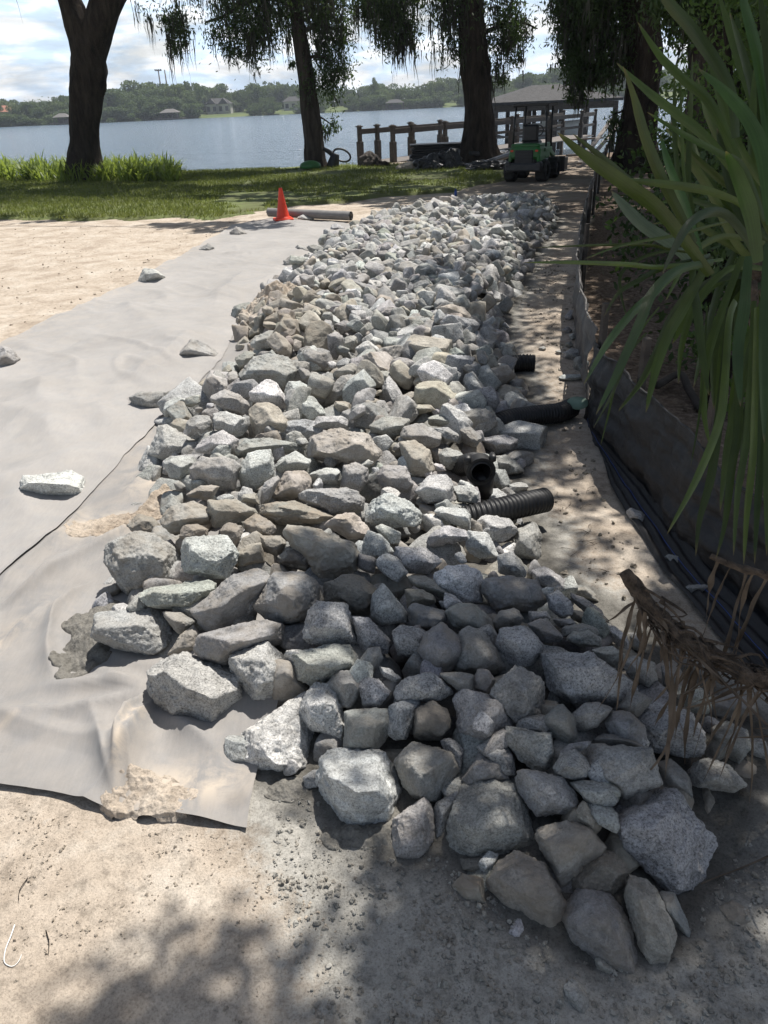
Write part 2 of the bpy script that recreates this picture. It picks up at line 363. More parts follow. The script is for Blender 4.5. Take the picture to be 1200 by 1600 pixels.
def pile_h(x,y):
    x=np.asarray(x,float); y=np.asarray(y,float)
    d=segdist(x,y,PILE); ins=inpoly(x,y,PILE)
    q=np.where(ins,d,-d)
    P=np.stack([x,y,x*0],-1)
    top=.20+.05*vn(P,.9,3)
    top=top+.06*sstep(3.5,1.5,y)*0
    return top*sstep(-.02,.42,q), q
def shore(x): return 25.6+.4*np.sin(x*.35)+.25*np.sin(x*.9+1)+np.where(x>6,(x-6)*.05,0)
def farshore(x): return 352+9*np.sin(x*.013+1)+4*np.sin(x*.05)+.03*x
def ground_h(x,y,fine=True):
    x=np.asarray(x,float); y=np.asarray(y,float)
    P=np.stack([x,y,x*0],-1)
    r=np.hypot(x,y)
    z=.022*fbm(P,.7,3,1)*sstep(40,20,r)
    m_,q=pile_h(x,y)
    if fine:
        near=sstep(14,3,r)
        rough=.35+1.3*np.exp(-np.clip(-q,0,9)/.22)+.6*sstep(.0,.5,x)*sstep(2.2,1.2,y)
        right=(x>.0)&(y>1.4)
        z=z+near*(.0045*fbm(P,9,4,2)*rough+.0035*rough*np.abs(vn(P,34,5)))+sstep(22,5,r)*.007*fbm(P,3.4,3,6)
    # dirt bank at the bottom right and along the fence
    z=z+.06*sstep(.55,1.0,x)*sstep(1.7,1.0,y)*sstep(-1,.2,y)
    z=z+m_*.28
    s=y-shore(x)
    bank=sstep(-.5,2.2,s); z=z*(1-bank)-2.2*bank
    f=y-farshore(x); z=z+(2.2*sstep(-6,14,f)+3.4*sstep(20,140,f))
    side=sstep(420,520,np.abs(x)); z=z+side*3.4*bank*sstep(30,60,y)
    return z
GZ=lambda x,y: float(ground_h(np.array([x]),np.array([y]),False)[0])
def build_ground():
    a=np.r_[np.linspace(-180,-34,34,endpoint=False),np.linspace(-34,34,640),np.linspace(34,180,34,endpoint=False)[1:]]
    r=[.32]
    while r[-1]<26: r.append(r[-1]*1.0060)
    while r[-1]<2600: r.append(r[-1]*1.022)
    r=np.array(r); A,Rr=np.meshgrid(np.radians(a),r); X=Rr*np.sin(A); Y=Rr*np.cos(A)
    Z=ground_h(X,Y); na,nr=len(a),len(r)
    idx=np.arange(na*nr).reshape(nr,na); n2=np.roll(idx,-1,1)
    F=np.stack([idx[:-1],n2[:-1],n2[1:],idx[1:]],-1).reshape(-1,4)[:,::-1]
    x,y=X.ravel(),Y.ravel(); P=np.stack([x,y,x*0],-1)
    q=segdist(x,y,PILE); ins=inpoly(x,y,PILE); q=np.where(ins,0,q)
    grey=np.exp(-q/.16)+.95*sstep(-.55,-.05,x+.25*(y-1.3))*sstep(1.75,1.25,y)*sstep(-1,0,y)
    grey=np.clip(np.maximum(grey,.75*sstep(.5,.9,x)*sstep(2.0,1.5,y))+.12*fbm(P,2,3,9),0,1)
    # right of the fence: leaf litter; the haul road by the loader: brown
    fx=np.interp(y,FENCE[:,1],FENCE[:,0]); mulch=sstep(-.05,.15,x-fx)*(y>.5)
    mulch=np.maximum(mulch,.55*sstep(1.2,2.6,x)*sstep(8.5,13.5,y)); mulch=np.maximum(mulch,.5*sstep(20,22,y)*sstep(40,30,y))
    mulch=np.clip(mulch+.1*fbm(P,1.3,3,11),0,1)*(y<60)
    damp_gap_shade=np.clip(sstep(.10,-.02,np.where(ins,-.1,q))*1.0+.25*fbm(P,6,3,13)*(q<.25),0,1)  # painted shade in the rock gaps, plus dark damp soil at the foot
    turf=((y>300)|(np.abs(x)>300)).astype(float)*np.where(y>300,1,1)
    cv=np.array([[0,0,0.]]) 
    mesh('ground',np.stack([x,y,Z.ravel()],-1),F,M['ground'],attrs=dict(grey=grey,mulch=mulch,turf=turf,damp_gap_shade=damp_gap_shade))['kind']='structure'
build_ground()
# lake
xx=np.r_[np.linspace(-700,-60,20),np.linspace(-58,58,60),np.linspace(60,700,20)]; yy=np.r_[np.linspace(22,60,20),np.linspace(63,420,40)]
X,Y=np.meshgrid(xx,yy); idx=np.arange(X.size).reshape(X.shape)
mesh('lake_water',np.stack([X.ravel(),Y.ravel(),np.full(X.size,-1.)],-1),np.stack([idx[:-1,:-1],idx[:-1,1:],idx[1:,1:],idx[1:,:-1]],-1).reshape(-1,4),M['water'])['kind']='structure'
# ------------------------------------------------------------ rocks
import bmesh
ICO={}
def ico(k):
    if k not in ICO:
        b=bmesh.new(); bmesh.ops.create_icosphere(b,subdivisions=k,radius=1); b.verts.ensure_lookup_table()
        ICO[k]=(np.array([v.co[:] for v in b.verts]),np.array([[v.index for v in f.verts] for f in b.faces])); b.free()
    return ICO[k]
def shape(N,h,k,ax,size,seed,pn=40,rough=1.):
    D,F=ico(k); D=D@ax; D=D/np.linalg.norm(D,axis=1)[:,None]
    q=np.clip((D@N.T)/h,1e-6,None); r=(q**pn).sum(1)**(-1./pn)
    P=D*r[:,None]; Q=P/size+seed*3.1
    rs=np.random.default_rng(seed*7+1); bite=.88 if rough<.9 else .74
    for _ in range(8 if k>3 else 6):
        v=rs.normal(size=3); v/=np.linalg.norm(v); s=P@v; hm=s.max()*rs.uniform(bite,.97); P=P-np.clip(s-hm,0,None)[:,None]*v
    D=P/np.linalg.norm(P,axis=1)[:,None]; Q=P/size+seed*3.1
    n=.022*fbm(Q,1.9,2,seed%7)+.022*fbm(Q,6,3,seed%5)-.034*np.abs(vn(Q,3.6,seed%9))-.012*np.clip(vn(Q,9,seed%4),0,1)
    if k>=5: n=n+.019*fbm(Q,19,3,seed%3)-.012*np.clip(np.abs(vn(Q*np.array([1,1,2.2]),7,seed%6))-.25,0,1)
    return P+D*(n*size*rough)[:,None],F
def hull(pts):
    pts=sorted(map(tuple,pts))
    def half(ps):
        o=[]
        for p in ps:
            while len(o)>1 and (o[-1][0]-o[-2][0])*(p[1]-o[-2][1])-(o[-1][1]-o[-2][1])*(p[0]-o[-2][0])<=0: o.pop()
            o.append(p)
        return o
    a=half(pts); b=half(pts[::-1]); return np.array(a[:-1]+b[:-1],float)
def surf(px,py,lift=0.):
    d=ray(px,py); t=np.linspace(.5,20,900)
    P=CAM+d*t[:,None]; z=ground_h(P[:,0],P[:,1],False)+pile_h(P[:,0],P[:,1])[0]*.72+lift
    i=np.argmax(P[:,2]<z); 
    if P[i,2]>=z[i]: i=len(t)-1
    lo,hi=t[i-1],t[i]
    return (lo+hi)/2
TONE=dict(P=(.51,.51,.495),W=(.66,.66,.64),G=(.365,.365,.35),B=(.385,.387,.385),T=(.44,.415,.36),N=(.33,.31,.275),D=(.295,.295,.29),K=(.20,.19,.17))
STAIN=dict(P=.18,W=.05,G=.35,B=.05,T=.75,N=.9,D=.55,K=.6)
WORD=dict(P='pale speckled granite',W='bright whitish granite',G='mid grey',B='dark bluish granite',T='tan stained',N='brown soiled',D='smooth dark grey',K='dark brown pitted')
# (ox,oy,scale): rock outlines written down in enlargements of parts of the pile
RK=[]
def T(ox,oy,s,rows):
    for row in rows.strip().splitlines():
        tone,_,rest=row.strip().partition(' '); rest,_,lab=rest.partition('|')
        n=[float(v) for v in rest.replace(',',' ').split()]
        RK.append((tone,[(ox+n[i]/s,oy+n[i+1]/s) for i in range(0,len(n),2)],lab.strip()))
T(400,900,2.4,'''
P 225,770 245,690 300,655 420,650 480,665 520,710 535,790 515,900 490,975 400,965 320,935 250,885 225,830|squat pale boulder half in sun at the front left of the pile
D 520,700 540,650 590,632 680,640 730,665 755,730 735,790 680,835 600,830 545,780|smooth round-faced grey rock
B 690,625 740,610 780,660 760,730 735,700
G 515,920 560,880 635,845 660,870 655,940 665,985 610,1060 560,1065 515,1035|small beige upright stone at the front edge
G 705,960 740,860 790,790 890,760 960,770 990,810 1010,860 1065,930 1055,1000 960,1040 900,1070 820,1080 720,1060|big grey boulder with broad sloping front
G 950,745 1010,730 1110,740 1150,760 1195,830 1190,880 1120,895 1050,890 985,800
B 666,862 770,812 742,870 712,958 690,1000 666,965
G 775,760 842,668 925,690 955,760 880,765 790,790
B 830,640 900,622 960,662 968,735 930,745 862,680
G 750,470 775,430 850,440 950,480 960,560 915,610 830,630 760,600 745,540|squarish grey block in the shaded middle
G 880,450 895,370 945,342 1020,345 1070,370 1095,430 1085,490 1020,555 965,550 950,480|large rounded shaded slab
G 940,590 960,560 1040,560 1110,580 1138,640 1110,700 1060,740 1000,700 960,660
D 1052,560 1150,482 1195,530 1200,608 1160,628 1110,580
D 610,280 640,220 700,180 740,200 785,260 770,320 720,360 650,355|blunt dark pentagonal rock
D 755,210 790,185 850,210 900,270 930,340 880,370 800,365 745,350 780,300
B 900,265 925,200 970,185 1030,190 1080,245 1065,290 1020,350 965,335
D 710,130 760,105 820,105 880,160 900,230 870,245 800,190 740,190
D 570,120 600,105 660,110 700,130 715,170 680,200 620,205 580,180
G 682,92 730,98 735,125 700,122
B 145,220 180,150 250,90 330,90 365,170 385,265 280,262 160,240|blue-grey granite wedge behind the sunlit boulders
B 357,150 410,145 500,240 490,290 400,290 387,230
P 432,150 440,80 480,30 520,60 570,140 570,183 480,193
K 240,80 260,30 330,0 400,5 445,50 450,100 420,140 350,140 330,90 270,85|round dark brown pitted rock
B 497,192 560,182 640,210 640,250 600,300 530,290 500,240
D 380,330 420,275 460,265 475,310 440,365 390,360
G 120,290 200,275 270,260 340,265 380,310 385,360 300,380 200,420 150,370
G 265,400 310,357 380,357 400,420 350,500 325,490
W 167,510 205,420 240,400 300,430 325,480 340,560 330,620 270,600 190,560|bright white leaning slab
D 337,510 400,502 495,502 512,560 470,610 450,655 337,650
B 500,490 560,467 620,462 600,500 575,560 560,620 490,590 515,550
K 577,550 602,490 660,474 720,510 725,560 690,610 602,618
B 530,410 570,380 660,362 738,438 690,463 600,455 522,468
D 682,367 760,362 813,372 808,430 760,430
D 815,390 835,352 870,352 895,390 870,445 820,420
B 382,420 410,372 450,382 508,440 480,490 402,480
B 457,342 500,347 543,382 520,400 470,370
G 175,760 200,735 243,727 235,790 190,795
D 847,12 930,0 1050,20 1080,100 1010,130 900,125 850,60|long smooth dark rock at the edge of the shade
D 892,170 920,132 975,120 1000,160 985,185 900,205
G 1022,132 1088,132 1103,160 1060,170 1025,178
D 1022,182 1070,162 1130,202 1153,240 1080,250 1050,220
T 562,52 620,50 688,85 660,105 600,105 570,118
G 562,2 640,2 738,60 733,95 690,80 602,43
''')
T(0,900,2.4,'''
B 555,330 600,300 690,290 800,325 880,350 930,410 950,490 940,570 890,615 800,610 730,615 690,590 620,500 575,450|largest speckled boulder at the near left corner of the pile
P 850,325 900,260 1000,230 1060,280 1125,390 1110,420 1020,460 955,465 930,400|pale pointed boulder right behind the largest speckled one
G 355,195 380,145 450,125 560,120 630,160 660,215 640,260 560,305 430,265 370,235|long dusty boulder at the left edge beside loose soil
D 735,250 760,220 900,180 1000,168 1050,180 1065,215 1050,250 950,250 850,330 740,290
N 637,290 680,222 730,182 758,215 735,250 735,298
D 602,132 680,140 728,170 690,220 662,208
W 900,640 920,590 1110,440 1140,450 1130,520 1180,600 1185,690 1140,745 990,750 905,700|brightest white wedge-shaped boulder in full sun
''')
T(0,550,2.4,'''
G 530,930 545,890 770,858 800,870 800,910 740,965 540,955|flat smooth slab on the left flank
G 405,780 415,720 500,680 600,690 650,730 675,790 665,860 590,895 490,905 435,840|big round dusty boulder at the left edge of the pile
P 675,760 690,705 770,680 850,690 890,760 890,820 850,860 760,862 690,830|big pale boulder right of the round dusty one
D 725,970 790,900 870,840 960,820 1025,840 1030,890 950,960 850,1030 780,1040 735,1010|long dark loaf-shaped rock
D 960,960 1030,890 1030,830 1080,810 1150,830 1195,880 1190,950 1120,1010 1040,1020 970,990|smooth dark saddle-backed rock
N 485,650 520,610 570,620 600,650 600,690 500,685
N 605,640 640,580 720,560 780,590 785,640 700,660 640,690
N 667,690 690,652 740,647 775,665 775,690 700,708
N 785,610 790,560 880,555 965,595 950,620 880,640 800,660
N 815,660 860,640 915,655 910,700 880,740 850,700
N 915,640 960,610 1035,650 1020,690 960,700 925,700
T 880,760 930,725 975,708 990,790 900,805
N 980,690 1050,690 1080,720 1040,765 985,740
N 980,600 1010,575 1100,560 1200,600 1190,640 1050,645
K 1042,780 1080,735 1150,727 1185,760 1170,810 1130,822 1052,800
P 555,380 590,290 610,270 690,300 735,350 720,375 620,410 565,410|blocky pale rock at the left tip on the fabric
P 617,420 640,392 718,392 743,420 700,480 642,485
G 695,265 740,240 800,245 790,300 740,335 705,310
P 730,370 770,320 830,295 888,330 880,380 740,388
P 792,235 850,225 920,250 925,290 880,320 800,290
G 720,440 760,392 860,395 893,420 888,500 870,530 740,480
P 890,430 940,377 1010,367 1050,400 1040,450 950,520 900,510
G 887,370 905,332 1000,322 1118,345 1118,368 1010,368 900,393
G 790,170 850,145 900,165 935,200 910,235 840,220 785,200
T 915,220 940,195 1010,190 1080,235 1090,300 1060,320 960,320 925,270|blocky beige rock in the left of the sunlit middle
W 935,150 1010,105 1040,125 1095,220 1060,225 1010,190 950,185
G 890,95 960,20 1040,0 1100,20 1120,60 1080,110 1070,150 1000,110 920,130|big flat-topped rock high on the left flank
P 1067,150 1082,112 1160,112 1150,160 1090,188
G 1122,62 1150,62 1180,100 1170,130 1130,100
G 977,540 992,492 1038,462 1048,480 1010,560 980,573
T 1012,550 1070,452 1140,442 1170,480 1160,530 1080,560
P 1032,440 1050,402 1110,372 1165,410 1160,440 1100,450 1050,458
N 907,532 960,532 973,573 902,558
N 692,540 750,502 820,500 800,540 790,560 740,540
N 385,900 430,867 470,880 460,905 402,923
''')
T(350,600,2.1818,'''
T 270,210 300,180 400,150 480,170 530,230 520,270 500,300 460,270 380,280 290,250|largest slab in the sunlit middle of the pile
T 595,230 600,200 650,195 700,230 715,290 680,325 620,320 605,270|yellowish egg-shaped rock in the sunlit middle
G 517,310 540,282 620,282 650,340 620,370 550,373
G 397,330 410,282 450,268 490,290 490,330 460,370 400,350
P 292,300 340,287 408,292 395,340 310,343
G 257,385 290,362 430,355 470,390 470,430 430,440 370,450 300,400
N 112,420 200,402 340,430 368,450 330,473 210,473 130,448|thin flat brown slab in the middle of the pile
T 347,480 390,447 440,442 490,490 490,518 430,530 370,508
T 202,510 230,487 330,500 430,540 465,590 450,640 390,640 320,675 300,610 232,560|large tan boulder below the thin brown slab
N 187,590 220,562 298,562 308,600 290,638 210,618
P 467,560 490,502 550,522 573,570 550,608 470,608
P 482,430 500,392 570,377 620,400 665,440 665,508 600,500 500,478
P 517,490 540,477 608,510 590,550 560,550
W 577,590 590,557 680,560 738,600 690,648 600,638
W 717,650 770,622 840,622 880,652 878,738 790,748 722,700|rounded white speckled boulder at the shade line
P 652,370 700,312 760,307 780,350 770,400 700,418 660,400
P 702,430 740,417 820,427 853,470 838,500 720,450
P 862,470 890,447 970,462 998,500 960,538 880,548
G 972,550 1000,502 1060,472 1080,520 1078,590 1030,613 975,590|rock under the lowest corrugated pipe stub
G 782,350 840,347 868,370 863,410 800,400
P 877,370 930,357 983,390 970,418 880,420
P 832,500 900,512 938,598 880,600 820,560
P 937,590 980,567 1028,640 1010,678 940,640
P 1052,630 1100,622 1160,670 1178,710 1120,720 1060,680
P 672,530 760,482 820,500 828,530 700,558
G 602,180 620,147 680,132 740,172 738,208 700,220 650,195
G 492,140 550,107 630,122 620,170 570,190 510,168
G 732,240 760,217 820,240 813,270 770,293 740,270
G 802,160 840,147 878,180 858,213 820,205
G 702,150 760,147 803,175 798,200 740,190
G 697,115 740,102 778,125 768,148 700,140
T 612,40 640,27 678,42 678,70 620,70
G 502,62 540,52 568,90 550,113 500,105
B 842,20 900,2 943,50 910,110 850,80
B 882,180 940,167 998,190 998,228 930,238 890,218
G 917,250 960,242 1018,280 1018,310 960,318 920,290
G 907,290 950,282 978,340 950,368 910,350
G 972,340 1010,332 1043,350 1000,378 960,370
P 287,140 320,112 400,112 438,140 400,150 300,153
T 602,72 700,72 718,90 640,108 600,95
P 252,60 300,32 343,100 290,130 260,100
T 372,60 428,62 443,108 392,110
P 712,267 740,272 758,298 722,298
''')
T(750,850,2.6667,'''
B 245,440 290,425 440,430 500,490 600,550 635,600 590,665 490,670 420,680 370,640 290,600 270,530|large blue-grey angular boulder in the shade right of centre
D 232,322 280,312 343,390 300,403 262,400
D 302,312 380,312 398,335 332,348
G 332,380 360,342 440,332 480,350 488,380 430,362 370,388
G 352,395 380,367 450,362 508,400 498,428 420,425
P 487,345 560,337 608,380 613,440 580,430 520,380
G 472,440 540,422 598,460 598,518 560,518 500,470
D 362,172 440,172 480,210 488,240 400,220
G 382,202 450,232 518,290 498,308 440,290 390,240
B 282,215 330,197 378,240 398,290 340,308 290,270
T 372,272 450,292 528,302 538,328 420,328 380,310
G 607,500 640,462 718,482 728,560 690,598 620,560
G 762,502 810,502 823,550 800,608 760,600
B 655,720 680,672 800,662 880,710 920,800 900,880 800,890 700,860|dark blue-grey boulder below the dead stem
G 812,600 900,582 958,640 938,708 860,690
G 382,700 420,672 490,662 548,690 538,720 480,760 400,783
D 527,740 560,702 620,697 678,760 680,848 600,800 540,790
D 482,810 520,792 618,800 678,850 490,835
G 420,870 460,840 600,838 710,860 740,900 730,990 680,1030 590,1050 510,1000 450,970 475,915|long flat-topped grey slab at the right of the front
G 305,940 340,882 400,862 460,892 473,920 440,968 380,983 320,970
D 327,870 380,832 468,822 430,858 360,878
G 392,1000 430,987 520,987 578,1020 583,1063 450,1058
D 742,910 800,902 868,960 868,1048 742,1020
G 872,960 930,892 1038,920 1088,1000 1040,1028 900,1010
D 982,640 1060,622 1138,650 1138,700 1040,738 970,720
G 977,770 1040,742 1108,780 1118,850 1060,908 980,860
G 1112,800 1190,822 1198,900 1120,880
D 592,650 640,612 718,650 660,680 650,718 560,690
G 622,372 680,382 688,450 640,440
''')
T(600,1150,2.,'''
B 665,280 700,230 790,175 870,170 930,190 1000,250 1022,330 990,400 950,460 870,475 800,420 720,360 690,330|large flat-faced blue granite boulder alone at the front right
N 330,460 370,400 440,365 500,400 560,520 545,590 520,612 450,580 370,530|brownish kite-shaped rock at the very front
D 560,560 580,520 650,475 720,510 770,590 780,700 780,740 690,735 590,670|upright grey boulder half sunk in soil, nearest the camera
N 480,330 500,270 560,255 650,290 690,330 650,390 600,420 545,460 510,400|brown dirt-covered rock in the front row
K 552,460 600,422 690,352 740,390 773,440 740,488 680,488 590,508
N 762,510 780,452 850,460 880,540 898,610 860,680 840,718 790,650
G 592,150 630,142 710,152 740,190 700,223 650,223 620,190
T 602,235 630,202 658,260 648,285 602,260
G 662,700 685,687 723,730 700,743 667,730
G 557,790 600,767 638,820 630,858 600,863 570,830
N 217,470 250,437 308,450 313,528 250,518
D 872,490 920,502 948,600 940,628 890,580
K 242,385 338,380 348,400 300,428 250,418
N 1052,540 1100,522 1158,560 1138,608 1060,600
''')
T(400,300,2.4,'''
G 155,600 200,577 270,592 288,640 240,680 170,660
''')
T(0,280,2.,'''
G 735,560 760,540 800,540 790,590 750,595
P 932,540 980,522 1028,560 1028,598 980,608 937,590
G 777,520 800,492 850,472 888,500 870,530 790,533
P 897,370 920,342 960,332 988,370 950,388 910,383
G 977,240 1000,224 1035,237 1035,262 985,263
G 1062,213 1070,177 1090,182 1090,210
G 1157,265 1180,252 1200,262 1198,308 1165,300
G 1057,260 1100,232 1143,260 1140,278 1080,273
P 1112,530 1150,502 1193,540 1180,568 1130,558
G 1072,500 1100,482 1118,500 1108,543 1075,528
G 1002,442 1035,442 1043,470 1030,498 1005,493
G 1047,455 1080,442 1108,452 1105,473 1070,488
P 987,360 1010,347 1060,362 1068,388 1020,388 990,378
G 972,650 1020,602 1058,622 1050,640 990,668
B 1047,580 1080,557 1108,572 1108,603 1070,608
''')
# rocks lying alone on the fabric and beside the fence
n_alone=len(RK)
T(0,280,2.,'''
G 0,520 30,520 60,560 40,590 0,603 -24,560|lone grey rock at the left border of the fabric
G 552,545 600,500 640,510 692,550 690,575 620,578 560,568|lone grey hump-shaped rock on the fabric by the seam
G 402,680 430,665 530,660 528,700 520,740 480,740 440,715 410,700|lone wedge rock tipped over the fabric seam
G 712,425 740,390 790,385 800,410 780,440 740,445|speckled rock on the fabric touching the pile edge
P 430,300 450,280 490,280 520,305 515,325 460,330 430,322|flat pale rock on the left edge of the fabric
G 622,215 650,200 672,215 670,232 625,230|small brownish rock on the fabric edge, between a flat pale one and the cone
G 718,165 740,148 775,170 775,185 722,185|small grey rock on the far left edge of the fabric
P 928,120 950,110 985,118 985,132 930,130|small pale rock leaning on the grey roll
B 1028,145 1050,138 1078,148 1075,165 1030,165|square dark rock just in front of the grey roll
B 998,190 1010,180 1040,190 1030,203 1000,202|small dark rock below the grey roll
G 918,220 930,205 990,215 1000,240 960,240 930,232|flat grey rock at the top left rim of the pile
G 885,255 910,240 950,240 955,270 930,280 890,278|rounded grey rock on the fabric beside the upper pile
B 865,310 880,290 920,295 955,310 920,335 870,330|dark-sided rock on the fabric beside the upper pile
''')
T(0,550,2.4,'''
W 72,490 85,465 130,450 260,447 300,465 328,510 325,550 280,577 190,575 120,545 80,520|long white rock lying alone on the near fabric
''')
T(800,600,3.,'''
P 530,590 560,580 610,600 640,640 630,660 590,655 560,640|small pale rock on the fence flap
G 718,810 740,795 780,810 805,840 800,862 760,860 730,840|small rock on the fence flap below the first
G 805,965 830,940 890,935 925,940 920,965 870,985 830,990|flat greenish rock on the fence flap near the dead stem
''')
T(800,250,3.,'''
B 245,735 270,705 300,705 300,730 270,755 250,752|thin dark rock standing against the grey part of the fence
G 232,795 260,780 285,800 275,815 245,815
P 220,1015 250,1003 320,1005 330,1025 300,1040 225,1035|flat pale stone in front of the fence corner
P 235,905 280,880 320,890 320,920 280,945 240,935
G 285,925 330,920 360,950 355,990 310,1000 290,975
P 265,820 290,810 300,835 275,850
G 245,860 275,848 290,870 260,888
G 200,895 225,890 235,910 215,922
G 120,880 150,872 165,890 140,900
''')
DONE=[]
def simplify(H,kmax):
    H=[h for h in H]
    while len(H)>kmax:
        n=len(H); ar=[abs((H[i][0]-H[i-1][0])*(H[(i+1)%n][1]-H[i-1][1])-(H[i][1]-H[i-1][1])*(H[(i+1)%n][0]-H[i-1][0])) for i in range(n)]
        H.pop(int(np.argmin(ar)))
    return np.array(H)
def make_rock(tone,px,lab,alone,idx):
    H=hull(px); H=simplify(H,6 if tone in 'PGTBW' and idx%3 else 7); c=H.mean(0); lo,hi=H.min(0),H.max(0); wpx,hpx=hi-lo
    if alone:
        t=surf(c[0],hi[1]-.12*hpx); t=t+.3*min(wpx,hpx)*t/FPX
    else:
        t=surf(c[0],hi[1]-.16*hpx,.0); t=t+.36*min(wpx,hpx)*t/FPX
    d=ray(c[0],c[1]); C=CAM+d*t; dv=d/np.linalg.norm(d)
    A=R2-dv*(R2@dv); A/=np.linalg.norm(A); B=np.cross(A,dv); B=B if B@U2>0 else -B
    k=t*1./FPX*1.0
    rs=np.random.default_rng(1000+idx)
    size=math.sqrt(.5*abs(sum(H[i,0]*H[(i+1)%len(H),1]-H[(i+1)%len(H),0]*H[i,1] for i in range(len(H)))))*k
    N=[];h=[]
    ex=1.12 if not alone else 1.05
    for i in range(len(H)):
        a=H[i];b=H[(i+1)%len(H)]; e=b-a; L=np.linalg.norm(e)
        if L<1: continue
        n=np.array([e[1],-e[0]])/L
        if n@((a+b)/2-c)<0: n=-n
        hh=n@(a-c)*k*ex*(1. if abs(n[1])<.5 else 1.)
        hh=max(hh,.15*size)
        for s in (1,-1):
            ta=R(rs.uniform(8,34)); N.append((n[0]*A-n[1]*B)*math.cos(ta)-s*dv*math.sin(ta)); h.append(hh*math.cos(ta))
    ext=lambda v: max(((p-c)[0]*v[0]-(p-c)[1]*v[1]) for p in H)*k     # v in (A,B)
    Tn=size*rs.uniform(.42,.58)
    nf=rs.integers(2,4); a0=rs.uniform(0,6.28)
    angs=[math.pi/2+rs.uniform(-.4,.4)]+[math.pi/2+2*math.pi*(j+1)/nf+rs.uniform(-.5,.5) for j in range(nf-1)]
    for j,an in enumerate(angs):
        ta=R(rs.uniform(35,62)) if j==0 else R(rs.uniform(18,55))
        v=np.array([math.cos(an),math.sin(an)])
        N.append((v[0]*A+v[1]*B)*math.sin(ta)-dv*math.cos(ta)); h.append(Tn*math.cos(ta)+.50*ext(v)*math.sin(ta))
    N.append(dv*1.); h.append(Tn*rs.uniform(.8,1.1))
    N=np.array(N);h=np.array(h)
    ax=np.stack([A*max(1,wpx/hpx)**.6,B*max(1,hpx/wpx)**.6,dv*.9])
    pxs=max(wpx,hpx); kk=6 if pxs>80 else (5 if pxs>24 else 4)
    V,F=shape(N,h,kk,ax,size,idx,pn=60 if tone!='D' else 34,rough=1. if tone!='D' else .8)
    tn=np.array(TONE[tone])*rs.uniform(.9,1.1)*(1+rs.normal(0,.015,3)); n=len(V)
    nm='pebble' if pxs<16 else 'rock'
    o=mesh('rock',V+C,F,M['rock'],loc=C,attrs=dict(tint=np.tile(tn,(n,1)),stain=np.full(n,np.clip(STAIN[tone]*rs.uniform(.6,1.2),0,1))))
    DONE.append(dict(o=o,c=c,tone=tone,px=pxs,wh=wpx/hpx,lab=lab,alone=alone,C=C))
for i,(tone,px,lab) in enumerate(RK): make_rock(tone,px,lab,i>=n_alone,i)
# fill: rocks of the rest of the pile, and the layer beneath
x0,y0=PILE.min(0);x1,y1=PILE.max(0)
cand=[];tries=0
pts=np.empty((0,2)); rad=np.empty(0)
HP=[(hull(px).mean(0),hull(px)) for _,px,_ in RK[:n_alone]]
def covered(x,y,z):
    q=proj(np.array([x,y,z]))
    for c,Hh in HP:
        if abs(q[0]-c[0])<90 and abs(q[1]-c[1])<90 and inpoly(np.array([q[0]]),np.array([q[1]]),(Hh-c)*1.12+c)[0]: return True
    return False
N_try=26000; Xr=rng.uniform(x0,x1,N_try);Yr=rng.uniform(y0,y1,N_try); okp=inpoly(Xr,Yr,PILE); hs,qs=pile_h(Xr,Yr); gh=ground_h(Xr,Yr,False)
for i in range(N_try):
    if not okp[i]: continue
    if qs[i]<.05: continue
    r=.052+.05*rng.random()**1.6
    if Yr[i]>5: r=.040+.042*rng.random()**1.8
    if len(pts) and (np.hypot(pts[:,0]-Xr[i],pts[:,1]-Yr[i])<(rad+r)*.80).any(): continue
    pts=np.vstack([pts,[Xr[i],Yr[i]]]); rad=np.r_[rad,r]; cand.append((Xr[i],Yr[i],r,gh[i]+hs[i]*.72,qs[i]))
fill=[]
for x,y,r,z,q in cand:
    cov=covered(x,y,z) or y<3.3
    fill.append([x,y,z-(r*1.25 if cov else -.0)+(0 if cov else rng.uniform(-.03,.045)),r*(1.05 if cov else rng.uniform(1.02,1.32)),cov])
# extra second layer on top in the open part, so that the surface is ragged
for i in range(1400):
    j=rng.integers(len(cand)); 
    if fill[j][4] or cand[j][4]<.15: continue
    fill.append([fill[j][0]+rng.normal(0,.07),fill[j][1]+rng.normal(0,.07),fill[j][2]+rng.uniform(.02,.06),rng.uniform(.035,.075),False])
    if len(fill)>len(cand)+420: break
for i in range(900):   # fragments in the gaps
    j=rng.integers(len(cand)); x_=fill[j][0]+rng.normal(0,.08); y_=fill[j][1]+rng.normal(0,.08)
    hq,qq_=pile_h(np.array([x_]),np.array([y_]))
    if qq_[0]<-.02: continue
    fill.append([x_,y_,float(ground_h(np.array([x_]),np.array([y_]),False)[0]+hq[0]*.72)+(rng.uniform(-.03,.02) if y_<4 else rng.uniform(-.0,.05)),rng.uniform(.018,.045),False])
def fillrock(x,y,z,r,seed,k):
    rs=np.random.default_rng(seed); n=rs.integers(5,10); N=rs.normal(size=(n,3)); N/=np.linalg.norm(N,axis=1)[:,None]
    N=np.vstack([N,np.eye(3),-np.eye(3)]); s=np.array([1.25,.95,.72])*rs.uniform(.85,1.15,3); h=np.r_[rs.uniform(.72,1.0,n),np.full(6,.98)]
    q,_=np.linalg.qr(rs.normal(size=(3,3))); tilt=np.array(Matrix.Rotation(rs.uniform(0,6.28),3,'Z')@Matrix.Rotation(rs.normal(0,.8),3,'X')@Matrix.Rotation(rs.normal(0,.8),3,'Y'))
    V,F=shape(N,h,k,np.eye(3),1.,seed,pn=60)
    return (V*s)@tilt.T*r,F
vis=[]
